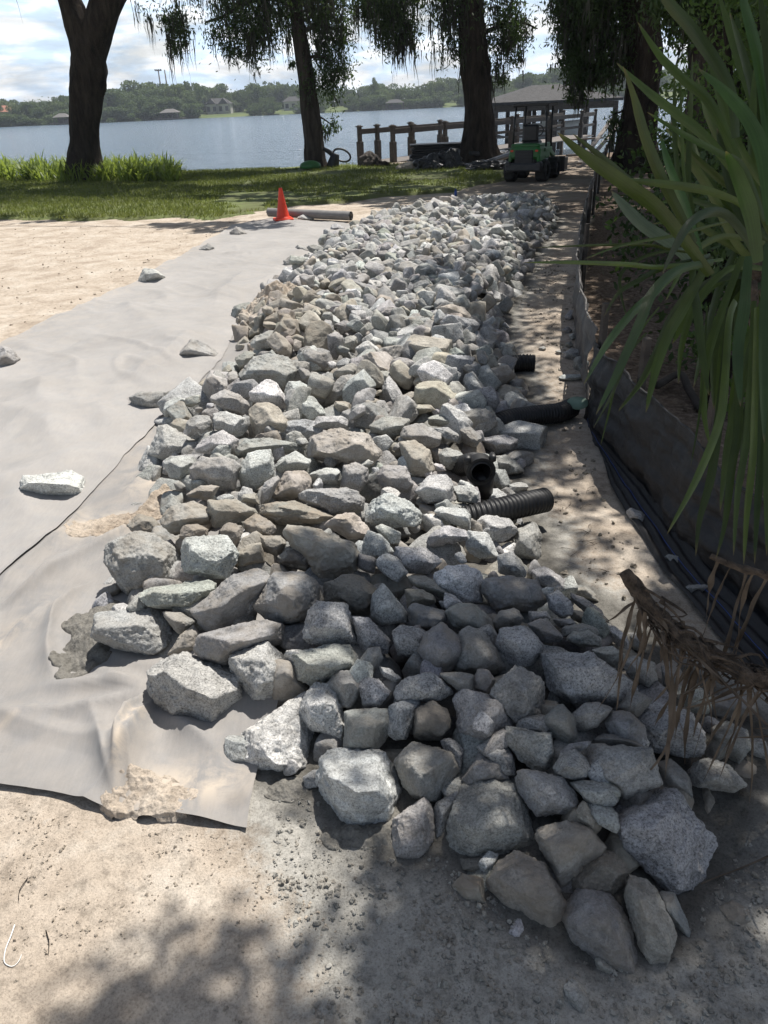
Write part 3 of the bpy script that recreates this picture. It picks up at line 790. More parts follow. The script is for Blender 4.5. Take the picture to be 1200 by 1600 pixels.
for j,(x,y,z,r,cov) in enumerate(fill):
    q=proj(np.array([x,y,z])); pxs=2*r*FPX/((np.array([x,y,z])-CAM)@FW)
    inf=(-20<q[0]<1220)and(-20<q[1]<1620)
    vis.append((pxs if (inf and not cov) else 0,j))
vis.sort(reverse=True)
n_ind=max(0,296-len(RK)); ind={j for _,j in vis[:n_ind]}
print('hand rocks',len(RK),'fill',len(fill),'individual fill',len(ind))
SV=[];SF=[];ST=[];SS=[];nn=0; FILLOBJ=[]
for j,(x,y,z,r,cov) in enumerate(fill):
    rs=np.random.default_rng(50000+j)
    pxs=2*r*FPX/((np.array([x,y,z])-CAM)@FW)
    k=5 if (j in ind and pxs>40) else (4 if pxs>17 else 3)
    V,F=fillrock(x,y,z,r,50000+j,k)
    p=rs.random()
    if cov: tone='G' if p<.4 else ('D' if p<.7 else 'N')
    else: tone='P' if p<.36 else ('G' if p<.68 else ('T' if p<.80 else ('W' if p<.83 else ('B' if p<.92 else 'D'))))
    # soiled patch on the left flank of the upper pile
    qq=proj(np.array([x,y,z])); 
    if abs(qq[0]-430)<70 and abs(qq[1]-500)<45 and not cov: tone='N' if p<.6 else 'T'
    tn=np.array(TONE[tone])*rs.uniform(.85,1.12)*(1+rs.normal(0,.02,3)); n=len(V); stn=np.clip(STAIN[tone]*rs.uniform(.5,1.2),0,1)
    if j in ind:
        C=np.array([x,y,z]); o=mesh('rock',V+C,F,M['rock'],loc=C,attrs=dict(tint=np.tile(tn,(n,1)),stain=np.full(n,stn)))
        FILLOBJ.append(dict(o=o,c=qq,tone=tone,px=pxs,wh=1.2,lab='',alone=False,C=C))
    else:
        SV.append(V+np.array([x,y,z])); SF.append(F+nn); nn+=n; ST.append(np.tile(tn,(n,1))); SS.append(np.full(n,stn))
o=mesh('rock_pile_fill',np.concatenate(SV),np.concatenate(SF),M['rock'],attrs=dict(tint=np.concatenate(ST),stain=np.concatenate(SS)))
tag(o,'mass of smaller packed granite rocks filling the far and lower layers of the long pile','rocks',kind='stuff')
# labels: nearest landmark rock, direction and rank
SZ=lambda p: 'big' if p>95 else ('middling' if p>48 else ('small' if p>20 else 'tiny'))
allr=DONE+FILLOBJ
land=[(d['c'],d['lab']) for d in DONE if d['lab']]
short={}
LM=[(d['c'],d['lab'].split(' at the')[0].split(' in the')[0].split(' on the')[0].split(' beside')[0].split(' right behind')[0].split(' right of')[0].split(' half')[0].split(' below')[0].split(' behind')[0].split(' high')[0].split(' with')[0].split(' under')[0].split(' alone')[0],d) for d in DONE if d['lab']]
LM=[l for l in LM if len(l[1].split())>=3 and not l[2]['alone']]
LM+= [(np.array(c),nm,None) for c,nm in [((442,320),'orange traffic cone'),((820,565),'farthest pipe stub'),((820,650),'long corrugated pipe'),((750,722),'open pipe mouth'),((830,785),'nearest pipe stub'),((835,220),'green loader'),((905,520),'grey bend of the fence'),((1000,930),'dead stem tip'),((430,505),'soiled patch')]]
ORD=['','second ','third ','fourth ','fifth ','sixth ','seventh ','eighth ','ninth ','tenth ']
used={}; groups={}
for d in allr:
    if d['lab']:
        tag(d['o'],d['lab'],'rock','rocks of the drainage pile' if not d['alone'] else 'rocks lying apart from the pile'); continue
    ls=sorted(LM,key=lambda l: np.hypot(*(l[0]-d['c'])) if l[2] is not d else 1e9)[:1][0]
    v=d['c']-ls[0]; a=math.degrees(math.atan2(-v[1],v[0]))%360
    dr=['right of','above right of','above','above left of','left of','below left of','below','below right of'][int(((a+22.5)%360)//45)]
    groups.setdefault((ls[1],dr),[]).append((np.hypot(*v),d))
for (nm,dr),L in groups.items():
    L.sort(key=lambda t:t[0])
    for r_,(dist,d) in enumerate(L):
        w_=WORD[d['tone']]; 
        if r_<10:
            lab=f"{SZ(d['px'])} {w_} rock, {ORD[r_]}nearest {dr} the {nm}"
        else:
            lab=f"{w_} rock packed well {dr} the {nm}"
        wd=lab.split()
        if len(wd)>16: lab=lab.replace(' packed in the pile','').replace('nearest one ','nearest '); wd=lab.split()
        if len(wd)>16: lab=' '.join(wd[:16])
        tag(d['o'],lab,'rock','rocks of the drainage pile' if not d['alone'] else 'rocks lying apart from the pile')
# a short label per group where two still share: give the pair a common group of its own
# ------------------------------------------------------------ geotextile sheets
def seg(px1,px2): return g(*px1)[:2],g(*px2)[:2]
FOLDB=[((235,1075),(-40,985),.035,.018),((440,790+0),(0,0),0,0)]
def foldsum(x,y,folds):
    z=np.zeros_like(x)
    for a,b,wd,ht in folds:
        if wd==0: continue
        A_,B_=g(*a)[:2],g(*b)[:2]; e=B_-A_; L=np.linalg.norm(e); e=e/L
        t=((x-A_[0])*e[0]+(y-A_[1])*e[1]); s=(x-A_[0])*-e[1]+(y-A_[1])*e[0]
        s=s+.02*np.sin(t*9+a[0]); ww=wd*(.6+.8*np.clip(t/L,0,1))
        z+=ht*np.exp(-np.abs(s/ww)**1.25)*sstep(-.05,.12,t)*sstep(L+.1,L-.12,t)
    return z
T3=lambda a,b:(a/2.4,900+b/2.4)
FB=[(T3(545,470),T3(190,445),.03,.022),(T3(550,480),T3(20,560),.035,.018),(T3(560,495),T3(440,790),.026,.045),(T3(590,520),T3(505,790),.03,.035),(T3(640,560),T3(770,690),.035,.025),
    (T3(330,60),T3(235,190),.03,.025),(T3(225,150),T3(215,400),.03,.025),(T3(0,160),T3(280,-60),.025,.02),(T3(0,300),T3(170,130),.03,.015),(T3(450,800),T3(330,560),.025,.022),(T3(450,800),T3(520,690),.02,.02),(T3(440,800),T3(360,870),.02,.02),(T3(330,380),T3(545,440),.03,.016),
    ((135,800),(0,945),.04,.02),((290,770),(60,935),.03,.022),((300,690),(180,790),.04,.015)]
FA=[((60,600),(110,760),.16,.035),((150,640),(235,700),.15,.03),((210,600),(330,520),.16,.035),((120,900),(0,760),.12,.03),((290,600),(345,540),.06,.03),((200,480),(300,560),.2,.03),((330,470),(440,440),.2,.03),((350,400),(480,400),.25,.025),((0,640),(90,690),.14,.03),((300,640),(200,700),.08,.02),((380,430),(330,490),.12,.025)]
def ragged(poly_l,poly_r,n,m,zf,name,label,extra=None,rag=.006,lift_r=.0):
    L_=smooth_line(np.c_[poly_l,np.zeros(len(poly_l))],n)[:,:2]; R_=smooth_line(np.c_[poly_r,np.zeros(len(poly_r))],n)[:,:2]
    u=np.linspace(0,1,m); G=L_[:,None]*(1-u)[None,:,None]+R_[:,None]*u[None,:,None]
    x,y=G[...,0],G[...,1]; P=np.stack([x,y,x*0],-1)
    x=x+rag*fbm(P,6,3,21)*((u<.01)|(u>.99))[None]; z=zf(x,y,u)
    idx=np.arange(n*m).reshape(n,m); F=np.stack([idx[:-1,:-1],idx[:-1,1:],idx[1:,1:],idx[1:,:-1]],-1).reshape(-1,4)
    du=np.clip(extra(x,y),0,1).ravel() if extra else np.zeros(n*m)
    o=mesh(name,np.stack([x.ravel(),y.ravel(),z.ravel()],-1),F,M['fabric'],attrs=dict(dust=du))
    tag(o,label,'ground cloth','sheets of ground cloth'); return o
def rip(x,y,a,o):
    P=np.stack([x,y,x*0],-1); Wp=np.stack([x+.25*vn(P,1.3,o+5),y+.25*vn(P,1.3,o+6),x*0],-1)
    an=.9+1.1*vn(P,.45,o+7); c,s_=np.cos(.7),np.sin(.7); Q=np.stack([(Wp[...,0]*c+Wp[...,1]*s_)*2.6,(-Wp[...,0]*s_+Wp[...,1]*c)*.8,x*0],-1)
    return a*np.abs(fbm(P,1.6,2,o))+a*.75*np.clip(.28-np.abs(vn(Q,1.7,o+3)),0,1)/.28*np.clip(an,0,1)+a*.45*np.clip(.2-np.abs(vn(Wp,3.4,o+4)),0,1)/.2*np.clip(1-an,.15,1)+a*.15*fbm(P,11,2,o+2)
BL=[g(-160,1180)[:2],g(-150,1050)[:2],(-1.75,2.3),(-1.6,2.9),(-1.5,3.5),(-1.5,4.3),(-1.4,5.2),(-1.35,6.3)]
BR=[g(392,1306)[:2],g(400,1215)[:2],(-.42,1.75),(-.4,2.2),(-.4,3.0),(-.45,4.2),(-.6,5.2),(-.8,6.3)]
# B runs from its near hem (a line from BL[0] to BR[0]) under the pile
NEAR=[(-160,1195),(-60,1222),(0,1236),(50,1244),(100,1252),(180,1276),(240,1281),(290,1290),(340,1298),(388,1307)]
NE=np.array([g(*p)[:2] for p in NEAR])
def zB(x,y,u):
    q=np.maximum(pile_h(x,y)[0]*.2,0)
    return ground_h(x,y,False)+.012+q*0+foldsum(x,y,FB)*1.9+rip(x,y,.020,31)
def buildB():
    n,m=240,260; u=np.linspace(0,1,m)
    near=smooth_line(np.c_[NE,np.zeros(len(NE))],m)[:,:2]
    farp=np.array([[-2.0+1.25*s,6.4] for s in u]); 
    left=smooth_line(np.c_[np.array([NE[0],(-1.75,2.2),(-1.7,3.),(-1.6,4.3),(-1.5,6.4)]),np.zeros(5)],n)[:,:2]
    right=smooth_line(np.c_[np.array([NE[-1],g(402,1225)[:2],(-.32,1.9),(-.35,3.),(-.45,4.3),(-.75,6.4)]),np.zeros(6)],n)[:,:2]
    v=(np.linspace(0,1,n)**1.5)[:,None]
    def at(L_,vv): 
        i=vv*(n-1); a=np.floor(i).astype(int).clip(0,n-2); f=(i-a)[:,None]; return L_[a]*(1-f)+L_[a+1]*f
    Lc=at(left,v[:,0]);Rc=at(right,v[:,0])
    far=np.linspace(Lc[-1],Rc[-1],m)
    G=(Lc[:,None]*(1-u)[None,:,None]+Rc[:,None]*u[None,:,None])+(1-v)[:,:,None]*near[None]+v[:,:,None]*far[None]-((1-v)[:,:,None]*((1-u)[:,None]*near[0]+u[:,None]*near[-1])[None]+v[:,:,None]*((1-u)[:,None]*far[0]+u[:,None]*far[-1])[None])
    x,y=G[...,0],G[...,1]; z=zB(x,y,u)
    dus=.25*np.exp(-segdist(x,y,[g(*T3(0,290))[:2],g(*T3(160,140))[:2]],False)/.035)+.9*np.exp(-segdist(x,y,[g(*T3(545,560))[:2],g(*T3(460,780))[:2]],False)/.02)+.9*np.exp(-(segdist(x,y,[g(230,820)[:2],g(150,835)[:2]],False)/.12)**2)+.8*np.exp(-(segdist(x,y,[g(350,1230)[:2],g(230,1260)[:2]],False)/.07)**2)+.8*np.exp(-segdist(x,y,[g(310,640)[:2],g(250,760)[:2]],False)/.1)
    dus=dus+.7*np.exp(-segdist(x,y,[g(*T3(0,290))[:2],g(*T3(160,140))[:2]],False)/.02)+.4*np.exp(-segdist(x,y,[g(*T3(0,610))[:2],g(*T3(130,545))[:2]],False)/.02)
    idx=np.arange(n*m).reshape(n,m); F=np.stack([idx[:-1,:-1],idx[:-1,1:],idx[1:,1:],idx[1:,:-1]],-1).reshape(-1,4)
    o=mesh('ground_cloth',np.stack([x.ravel(),y.ravel(),z.ravel()],-1),F,M['fabric_dark'],attrs=dict(dust=np.clip(dus+.12,0,1).ravel()))
    tag(o,'wrinkled dusty strip of ground cloth running under the rocks, near hem folded and puckered','ground cloth','sheets of ground cloth')
buildB()
AR=[(-2.9,.8),g(-160,1085)[:2],g(0,925)[:2],g(70,858)[:2],g(135,790)[:2],g(190,730)[:2],g(265,650)[:2],g(345,568)[:2],g(372,520)[:2],(-.95,7.3),(-.55,8.3),(-.25,9.4),(-.1,10.6),g(585,352)[:2]]
AL=[(-4.6,.9),(-4.2,1.8),(-3.5,3.0),g(-260,740)[:2],g(-80,590)[:2],g(0,545)[:2],g(62,514)[:2],g(150,470)[:2],g(217,441)[:2],g(262,414)[:2],g(300,392)[:2],g(340,370)[:2],g(372,351)[:2],g(420,344)[:2]]
def zA(x,y,u):
    e=np.exp(-(1-u)/.012)[None]*np.ones_like(x); e2=np.exp(-u/.02)[None]
    P=np.stack([x,y,x*0],-1)
    # near the seam it lies on B
    on=1.9*foldsum(x,y,FB)*sstep(.75,1.,u)[None]
    k=sstep(.80,.995,u)[None]
    za=ground_h(x,y,False)+.020+foldsum(x,y,FA)*1.3+rip(x,y,.024,41)+on
    return za*(1-k)+k*(zB(x,y,u)+.005+.007*np.clip(vn(P,2.2,44),0,1))
ragged(np.array(AL),np.array(AR),420,220,zA,'ground_cloth','smooth grey strip of ground cloth stretched left of the pile up to the cone',
       lambda x,y: .30*np.exp(-segdist(x,y,np.array(AL),False)/.12)+.12)
# soil spilled over the cloth
def spill(cpx,rx,ry,hgt,name,label,grey,seed,rot=0,base=zB,thr=.0):
    c=g(*cpx)[:2]; n=150; u=np.linspace(-1.25,1.25,n); U,Vv=np.meshgrid(u,u)
    cs,sn=math.cos(rot),math.sin(rot)
    x=c[0]+(U*rx*cs-Vv*ry*sn); y=c[1]+(U*rx*sn+Vv*ry*cs); P=np.stack([x,y,x*0+seed],-1)
    rr=np.hypot(U,Vv); mk=1-rr+(.62 if hgt<.02 else .38)*fbm(P,11,4,seed)
    z=base(x,y,np.zeros(n))-.012+sstep(-.02,.10,mk)*(.014+hgt*np.clip(mk,0,1)+.006*fbm(P,30,3,seed+1)+.003*fbm(P,90,2,3))+np.where(mk<-.05,-.02,0)
    idx=np.arange(n*n).reshape(n,n); F=np.stack([idx[:-1,:-1],idx[:-1,1:],idx[1:,1:],idx[1:,:-1]],-1).reshape(-1,4)
    keep=(mk.ravel()[F]>-.12).all(1)
    o=mesh(name,np.stack([x.ravel(),y.ravel(),z.ravel()],-1),F[keep],M['ground'],attrs=dict(grey=np.full(n*n,grey),mulch=np.zeros(n*n),turf=np.zeros(n*n),damp_gap_shade=np.full(n*n,.75 if grey>.8 else 0.)))
    tag(o,label,'soil',kind='stuff')
spill((235,1258),.125,.05,.002,'sand_patch','cracked crust of pale sand on the near hem of the cloth',0.,3,rot=-.15)
spill((190,825),.22,.10,.008,'sand_patch','pale sand scattered on the cloth between the seam and the pile',0.,5,rot=.5)
spill((150,1010),.10,.20,.035,'soil_heap','dark crumbly soil at the left end of the pile beside the dusty boulders',.95,8,rot=.1)
spill((290,790),.28,.14,.03,'soil_heap','brown soil spilled among the soiled rocks on the left flank',.25,9,rot=.4)
spill((300,655),.16,.10,.012,'sand_patch','sand spilled over the cloth seam above the blocky pale rock',.3,11,rot=.6)
spill((430,500),.35,.25,.16,'soil_heap','brown dirt clods heaped on the left flank of the upper pile',.35,12,rot=.2,base=lambda x,y,u: ground_h(x,y,False)+pile_h(x,y)[0]*.7+.01)
spill((560,1315),.11,.05,.03,'soil_heap','small crumbly soil ridge in front of the squat pale boulder',.95,14,base=lambda x,y,u: ground_h(x,y,False))
spill((445,1240),.09,.05,.02,'soil_heap','loose clods below the white wedge boulder',.9,15,base=lambda x,y,u: ground_h(x,y,False))
# clods and grit
def clods(n,reg,smin,smax,name,label,tone,k=2,seed=0,clear=True):
    rs=np.random.default_rng(900+seed); V0,F0=ico(k); V=[];F=[];Tt=[];c=0
    poly=np.array([g(*p)[:2] for p in reg]); lo,hi=poly.min(0),poly.max(0); cnt=0
    X=rs.uniform(lo[0],hi[0],n*6);Y=rs.uniform(lo[1],hi[1],n*6); P=np.stack([X,Y,X*0],-1)
    ok=inpoly(X,Y,poly)&(fbm(P,5,3,seed)+.9*rs.random(len(X))>.35); X=X[ok][:n];Y=Y[ok][:n]; Z=ground_h(X,Y)
    for i in range(len(X)):
        s=smin+(smax-smin)*rs.random()**4; S=s*rs.uniform(.6,1.2,3)
        v=V0*S*(1+.75*vn(V0*1.7+i*3.7)[:,None]); a=rs.uniform(0,6.28); ca,sa=math.cos(a),math.sin(a); v=v@np.array([[ca,sa,0],[-sa,ca,0],[0,0,1]])
        V.append(v+np.array([X[i],Y[i],Z[i]+s*.15])); F.append(F0+c); c+=len(V0); Tt.append(np.tile(np.array(tone)*rs.uniform(.7,1.25),(len(V0),1)))
    o=mesh(name,np.concatenate(V),np.concatenate(F),M['rock'],smooth=False,attrs=dict(tint=np.concatenate(Tt),stain=np.full(c,.6)))
    tag(o,label,'soil',kind='stuff')
clods(3000,[(440,1240),(560,1290),(700,1350),(860,1480),(960,1510),(1060,1470),(1120,1390),(1205,1260),(1210,1610),(500,1610),(420,1400)],.001,.008,'soil_clods','dark crumbly soil clods strewn round the foot of the pile',(.33,.32,.29),seed=1)
clods(1100,[(0,1250),(180,1290),(400,1320),(560,1500),(500,1610),(0,1610)],.0008,.0045,'grit','fine grit and crumbs on the pale sand at the near left',(.42,.36,.29),seed=2)
clods(1400,[(860,800),(870,640),(850,560),(810,460),(850,400),(900,430),(895,520),(905,620),(950,800),(1050,930),(1000,950),(880,900)],.0015,.012,'grit','crumbs and small clods on the sand strip between pile and fence',(.30,.27,.22),seed=3)
clods(450,[(0,560),(0,360),(380,345),(300,390),(210,440),(60,510)],.003,.014,'grit','small clods on the tan soil left of the cloth',(.44,.37,.29),seed=4)
clods(900,[(120,1060),(165,960),(200,1040),(240,1060),(190,1100)],.003,.014,'soil_clods','crumbly dark clods on the cloth by the dusty boulder',(.20,.19,.17),seed=5)
# twigs, straw and litter
def strand(P,r,mat,name,label,cat,n=14,group=None):
    V,F=tube(smooth_line(P,n),np.linspace(r,r*.4,n),5); o=mesh(name,V,F,mat); tag(o,label,cat,group); return o
def gp(px,py,dz=.004): p=g(px,py); p[2]=float(ground_h(np.array([p[0]]),np.array([p[1]]))[0])+dz; return p
strand([gp(1210,1350,.02),gp(1160,1362,.012),gp(1120,1375,.012),gp(1095,1384,.006)],.0028,M['dry'],'straw_stalk','long dry straw stalk on dark soil at the right edge','straw')
strand([gp(175,1218,.012),gp(183,1226,.016),gp(190,1236,.014)],.0014,M['bark'],'twig','short dark twig on the puckered hem of the cloth','twig')
strand([gp(298,1258,.02),gp(310,1268,.024),gp(322,1279,.02)],.0011,M['bark'],'twig','thin bent twig on the dusty corner of the cloth','twig')
strand([gp(46,1378,.004),gp(34,1398,.006),gp(32,1415,.004)],.0013,M['bark'],'twig','curved brown twig on pale sand at the left edge','twig')
strand([gp(26,1452,.004),gp(20,1470,.004),gp(12,1490,.004),gp(10,1510,.004),gp(22,1517,.004),gp(32,1510,.004),gp(37,1499,.004)],.0018,M['white'],'wire_hook','thin white hook-shaped wire lying on the sand','wire',24)
strand([gp(75,1462,.004),gp(80,1480,.004),gp(79,1500,.004)],.0013,M['bark'],'twig','reddish twig beside the white wire hook','twig')
for i in range(26):
    a=rng.uniform(0,6.28); px,py=rng.uniform(860,960),rng.uniform(640,900); p=gp(px,py,.004)
    if segdist(np.array([p[0]]),np.array([p[1]]),FENCE,False)[0]<.12: continue
    L_=rng.uniform(.03,.09)
    strand([p,p+[math.cos(a)*L_*.5,math.sin(a)*L_*.5,.006],p+[math.cos(a+.3)*L_,math.sin(a+.3)*L_,0]],.0011,M['bark'],'twig','fine dry twig on the sand strip beside the fence','twig',6,'twigs on the sand strip')
# ------------------------------------------------------------ lawn
def lawn():
    n=230;lo=np.array([-40,12.5]);hi=np.array([6,28.5]); xs=np.linspace(lo[0],hi[0],320); ys=np.linspace(lo[1],hi[1],190); X,Y=np.meshgrid(xs,ys)
    P=np.stack([X,Y,X*0],-1); d=segdist(X,Y,LAWN); ins=inpoly(X,Y,LAWN); q=np.where(ins,d,-d)+.25*fbm(P,1.6,3,51)
    Z=ground_h(X,Y,False)+np.where(q>0,.05*sstep(0,.15,q),-.05)
    idx=np.arange(X.size).reshape(X.shape); F=np.stack([idx[:-1,:-1],idx[:-1,1:],idx[1:,1:],idx[1:,:-1]],-1).reshape(-1,4)
    F=F[(q.ravel()[F]>-.3).all(1)]
    mt=simple('turf_soil',(.12,.15,.045),.95,var=.5,scale=1.3,c2=(.075,.075,.03)); M['turf']=mt
    mesh('lawn',np.stack([X.ravel(),Y.ravel(),Z.ravel()],-1),F,mt)['kind']='structure'
    N=85000; x=rng.uniform(-16,5,N*2); y=13+14*rng.random(N*2)**1.2; P=np.stack([x,y,x*0],-1)
    q=np.where(inpoly(x,y,LAWN),segdist(x,y,LAWN),-segdist(x,y,LAWN))+.25*fbm(P,1.6,3,51); thin=fbm(P,.9,3,53)
    ok=(q>.0)&(np.abs(x)<y*.62+1)&((thin>-.35)|(x<-3))&~((x>-1.6)&(rng.random(len(x))<.35)); x=x[ok][:N];y=y[ok][:N]
    z=ground_h(x,y,False)+.045; h=rng.uniform(.03,.085,len(x)); a=rng.uniform(0,6.28,len(x)); wd=rng.uniform(.006,.012,len(x))
    lx,ly=rng.normal(0,.03,len(x)),rng.normal(0,.03,len(x))
    V=np.stack([np.stack([x-np.cos(a)*wd,y-np.sin(a)*wd,z],-1),np.stack([x+np.cos(a)*wd,y+np.sin(a)*wd,z],-1),np.stack([x+lx,y+ly,z+h],-1)],1).reshape(-1,3)
    tag(mesh('grass_blades',V,np.arange(len(V)).reshape(-1,3),M['grass'],smooth=False),'short lawn grass blades between the fern bed and the sand','grass',kind='stuff')
lawn()
# ------------------------------------------------------------ foliage builders
def leafquads(C,size,rs,droop=0.,aspect=.45):
    """one small folded leaf (2 triangles as a quad) at each centre"""
    n=len(C); a=rs.normal(size=(n,3)); a[:,2]-=droop; a/=np.linalg.norm(a,axis=1)[:,None]
    b=np.cross(a,rs.normal(size=(n,3))); b/=np.linalg.norm(b,axis=1)[:,None]
    L=(size*rs.uniform(.6,1.3,n))[:,None]; W=L*aspect
    V=np.stack([C-a*L*.5,C+b*W*.5,C+a*L*.5,C-b*W*.5],1).reshape(-1,3)
    return V,np.arange(4*n).reshape(-1,4)
def strips(P0,Ln,wd,rs,seg=4,sway=.12):
    """hanging moss strands: thin tapering ribbons that wander"""
    n=len(P0); k=seg+1; t=np.linspace(0,1,k); a=rs.uniform(0,6.28,n); dx,dy=np.cos(a),np.sin(a)
    wx=np.cumsum(rs.normal(0,sway/seg,(n,k)),1)*Ln[:,None]; wy=np.cumsum(rs.normal(0,sway/seg,(n,k)),1)*Ln[:,None]
    X=P0[:,0,None]+wx; Y=P0[:,1,None]+wy; Z=P0[:,2,None]-t[None]*Ln[:,None]
    w=wd[:,None]*(1-t[None]**1.5*.93)*rs.uniform(.6,1.3,(n,k))
    A=np.stack([X-dx[:,None]*w,Y-dy[:,None]*w,Z],-1); B=np.stack([X+dx[:,None]*w,Y+dy[:,None]*w,Z],-1)
    V=np.stack([A,B],2).reshape(-1,3); base=(np.arange(n)*k*2)[:,None]; j=np.arange(seg)*2
    F=np.stack([base+j,base+j+1,base+j+3,base+j+2],-1).reshape(-1,4); return V,F
class Acc:
    def __init__(s): s.V=[];s.F=[];s.n=0
    def add(s,V,F): s.V.append(V);s.F.append(np.asarray(F)+s.n);s.n+=len(V)
    def build(s,name,mat,parent,smooth=False): return mesh(name,np.concatenate(s.V),np.concatenate(s.F),mat,parent,smooth)
def _h():
    pass
def hanging(px,py,w,h,D,mo,fo,rs,dens=1.,leaf=.5,tail=1.):
    """drooping bough at distance y=D: box in the photograph's sense, real spread in depth"""
    c=atY(px,py,D); sc=abs((c-CAM)@FW)/FPX; W=w*sc;Hh=h*sc; top=c[2]
    nb=max(3,int(w*h/300*dens)); 
    for i in range(nb):
        u=rs.uniform(-.5,.5); P=np.array([c[0]+u*W,D+rs.normal(0,.22*max(W,.8)),top-rs.random()**1.2*Hh*.72*(1-.6*abs(u)*2*.6)])
        r=rs.uniform(.12,.28)*min(1,W)
        n=int(44*dens*leaf); Cc=P+rs.normal(size=(n,3))*np.array([r,r,r*1.1]); fo.add(*leafquads(Cc,.12,rs,1.2,.28))
        for _t in range(2):
            if rs.random()<.35: continue
            m=int(rs.integers(5,11)); P1=P+rs.normal(size=3)*r; L1=rs.uniform(.2,1.)**1.4*Hh*.75*tail; P0=P1+rs.normal(size=(m,3))*np.array([.05,.05,.08]); Ln=L1*rs.uniform(.35,1.,m)
            mo.add(*strips(P0,Ln,rs.uniform(.006,.024,m),rs,6,.13))
def limb(P,r,mat,parent,name='limb',seg=9): 
    P=smooth_line(P,16); V,F=tube(P,np.interp(np.linspace(0,1,16),np.linspace(0,1,len(r)),r),seg,noise=.18,ns=2); return mesh(name,V,F,mat,parent)
def trunk(pts,radii,mat,parent,flare=1.5,seg=40):
    P=smooth_line(pts,60); t=np.linspace(0,1,60); r=np.interp(t,np.linspace(0,1,len(radii)),radii)
    hgt=P[:,2]-P[0,2]; r=r*(1+(flare-1)*np.exp(-hgt/.45))
    V,F=tube(P,r,seg,noise=.16,ns=3.2,flute=.05); return mesh('trunk',V,F,mat,parent)
def crown_cloud(cs,n,size,rs,fo,mo=None,spread=.9):
    for c,rr in cs:
        k=int(n*rr*rr); sub=c+rs.normal(size=(max(4,k//60),3))*rr*.55
        for s in sub: fo.add(*leafquads(s+rs.normal(size=(60,3))*rr*.22,size,rs,.3,.5))
        if mo is not None:
            m=int(9*rr*rr)+3; P0=c+rs.normal(size=(m,3))*rr*.5; mo.add(*strips(P0,rs.uniform(.3,1.6,m),rs.uniform(.01,.03,m),rs,4))
# --- left forked oak
def at_tree(pts,D,dy=0): return [atY(x,y,D) for x,y in pts]
D1=23.2; b=atY(134,276,D1); b[2]=-.05
t1=empty('oak_tree',b,'big dark tree with forked trunk rising out of the fern bed at the left','tree')
rs=np.random.default_rng(11)
trunk(at_tree([(133,276),(133,200),(136,120),(139,80),(140,48)],D1),[.44,.40,.42,.45,.25],M['bark'],t1,1.3)
limb(at_tree([(138,150),(133,85),(118,35),(107,0),(90,-45),(55,-120),(10,-200)],D1),[.28,.34,.33,.27,.25,.2,.12],M['bark'],t1,seg=32)
limb(at_tree([(137,150),(142,85),(157,35),(170,0),(190,-45),(220,-120),(250,-200)],D1),[.30,.36,.36,.38,.34,.26,.16],M['bark'],t1,seg=32)
limb(at_tree([(178,-25),(230,-40),(290,-20),(330,-30)],D1),[.16,.12,.09,.05],M['bark'],t1)
fo,mo=Acc(),Acc()
hanging(228,-12,36,66,D1,mo,fo,rs,1.,.2,1.3); hanging(270,18,30,100,D1,mo,fo,rs,1.9,.9,1.1); hanging(300,-15,60,40,D1,mo,fo,rs,1.)

cs=[(atY(x,y,D1)+np.array([0,rs.normal(0,1.2),0]),rs.uniform(.9,1.5)) for x,y in [(-60,-200),(10,-230),(80,-240),(160,-240),(240,-230),(320,-170),(-120,-160),(60,-300),(200,-300),(300,-260),(0,-150),(260,-150)]]
crown_cloud(cs,1500,.13,rs,fo,mo)
fo.build('foliage',M['oakleaf'],t1); mo.build('moss',M['moss'],t1)['kind']='stuff'
# --- centre leaning cypress
D2=24.2; b=atY(494,262,D2); b[2]=-.05
t2=empty('cypress_tree',b,'slim leaning cypress with green tub of a machine resting at its foot','tree','cypresses hung with grey moss')
trunk(at_tree([(494,266),(490,220),(481,150),(471,80),(460,0),(447,-90),(430,-220)],D2),[.29,.25,.225,.20,.185,.17,.12],M['bark_grey'],t2,1.45)
fo,mo=Acc(),Acc(); rs=np.random.default_rng(12)
for a in [(395,-30,120,100,1.7),(340,35,44,30,1.5),(375,35,70,60,1.8),(430,-10,50,90,1.4),(400,65,50,45,1.3),(365,75,24,44,1.5)]: hanging(*a[:4],D2,mo,fo,rs,a[4],.9)
for a in [(505,-30,80,90,1.6,.7),(520,25,50,60,1.3,1.2),(500,60,50,50,1.,1.4),(515,95,45,40,1.2,1.6),(535,50,24,36,1.,.6),(508,120,54,30,1.3,1.7),(505,145,30,20,.8,1.),(512,190,22,34,1.1,1.5),(462,95,14,12,.8,1.)]: hanging(*a[:4],D2,mo,fo,rs,a[4]*1.3,a[5])
for P,r in [([(460,5),(420,-5),(380,5),(350,25),(320,35)],[.10,.09,.07,.05,.02]),([(470,50),(500,40),(530,48),(552,54)],[.06,.05,.035,.015]),([(474,92),(500,88),(530,100)],[.05,.035,.015]),([(480,180),(500,183),(520,196)],[.035,.025,.01]),([(458,-40),(520,-50),(590,-40)],[.1,.08,.04])]: limb(at_tree(P,D2),r,M['bark_grey'],t2)
cs=[(atY(x,y-95,D2)+np.array([0,rs.normal(0,1.),0]),rs.uniform(.7,1.2)) for x,y in [(400,-120),(470,-130),(340,-80),(520,-120),(430,-220),(480,-260),(380,-180),(540,-190)]]
crown_cloud(cs,1500,.12,rs,fo,mo)
fo.build('foliage',M['needle'],t2); mo.build('moss',M['moss'],t2)['kind']='stuff'
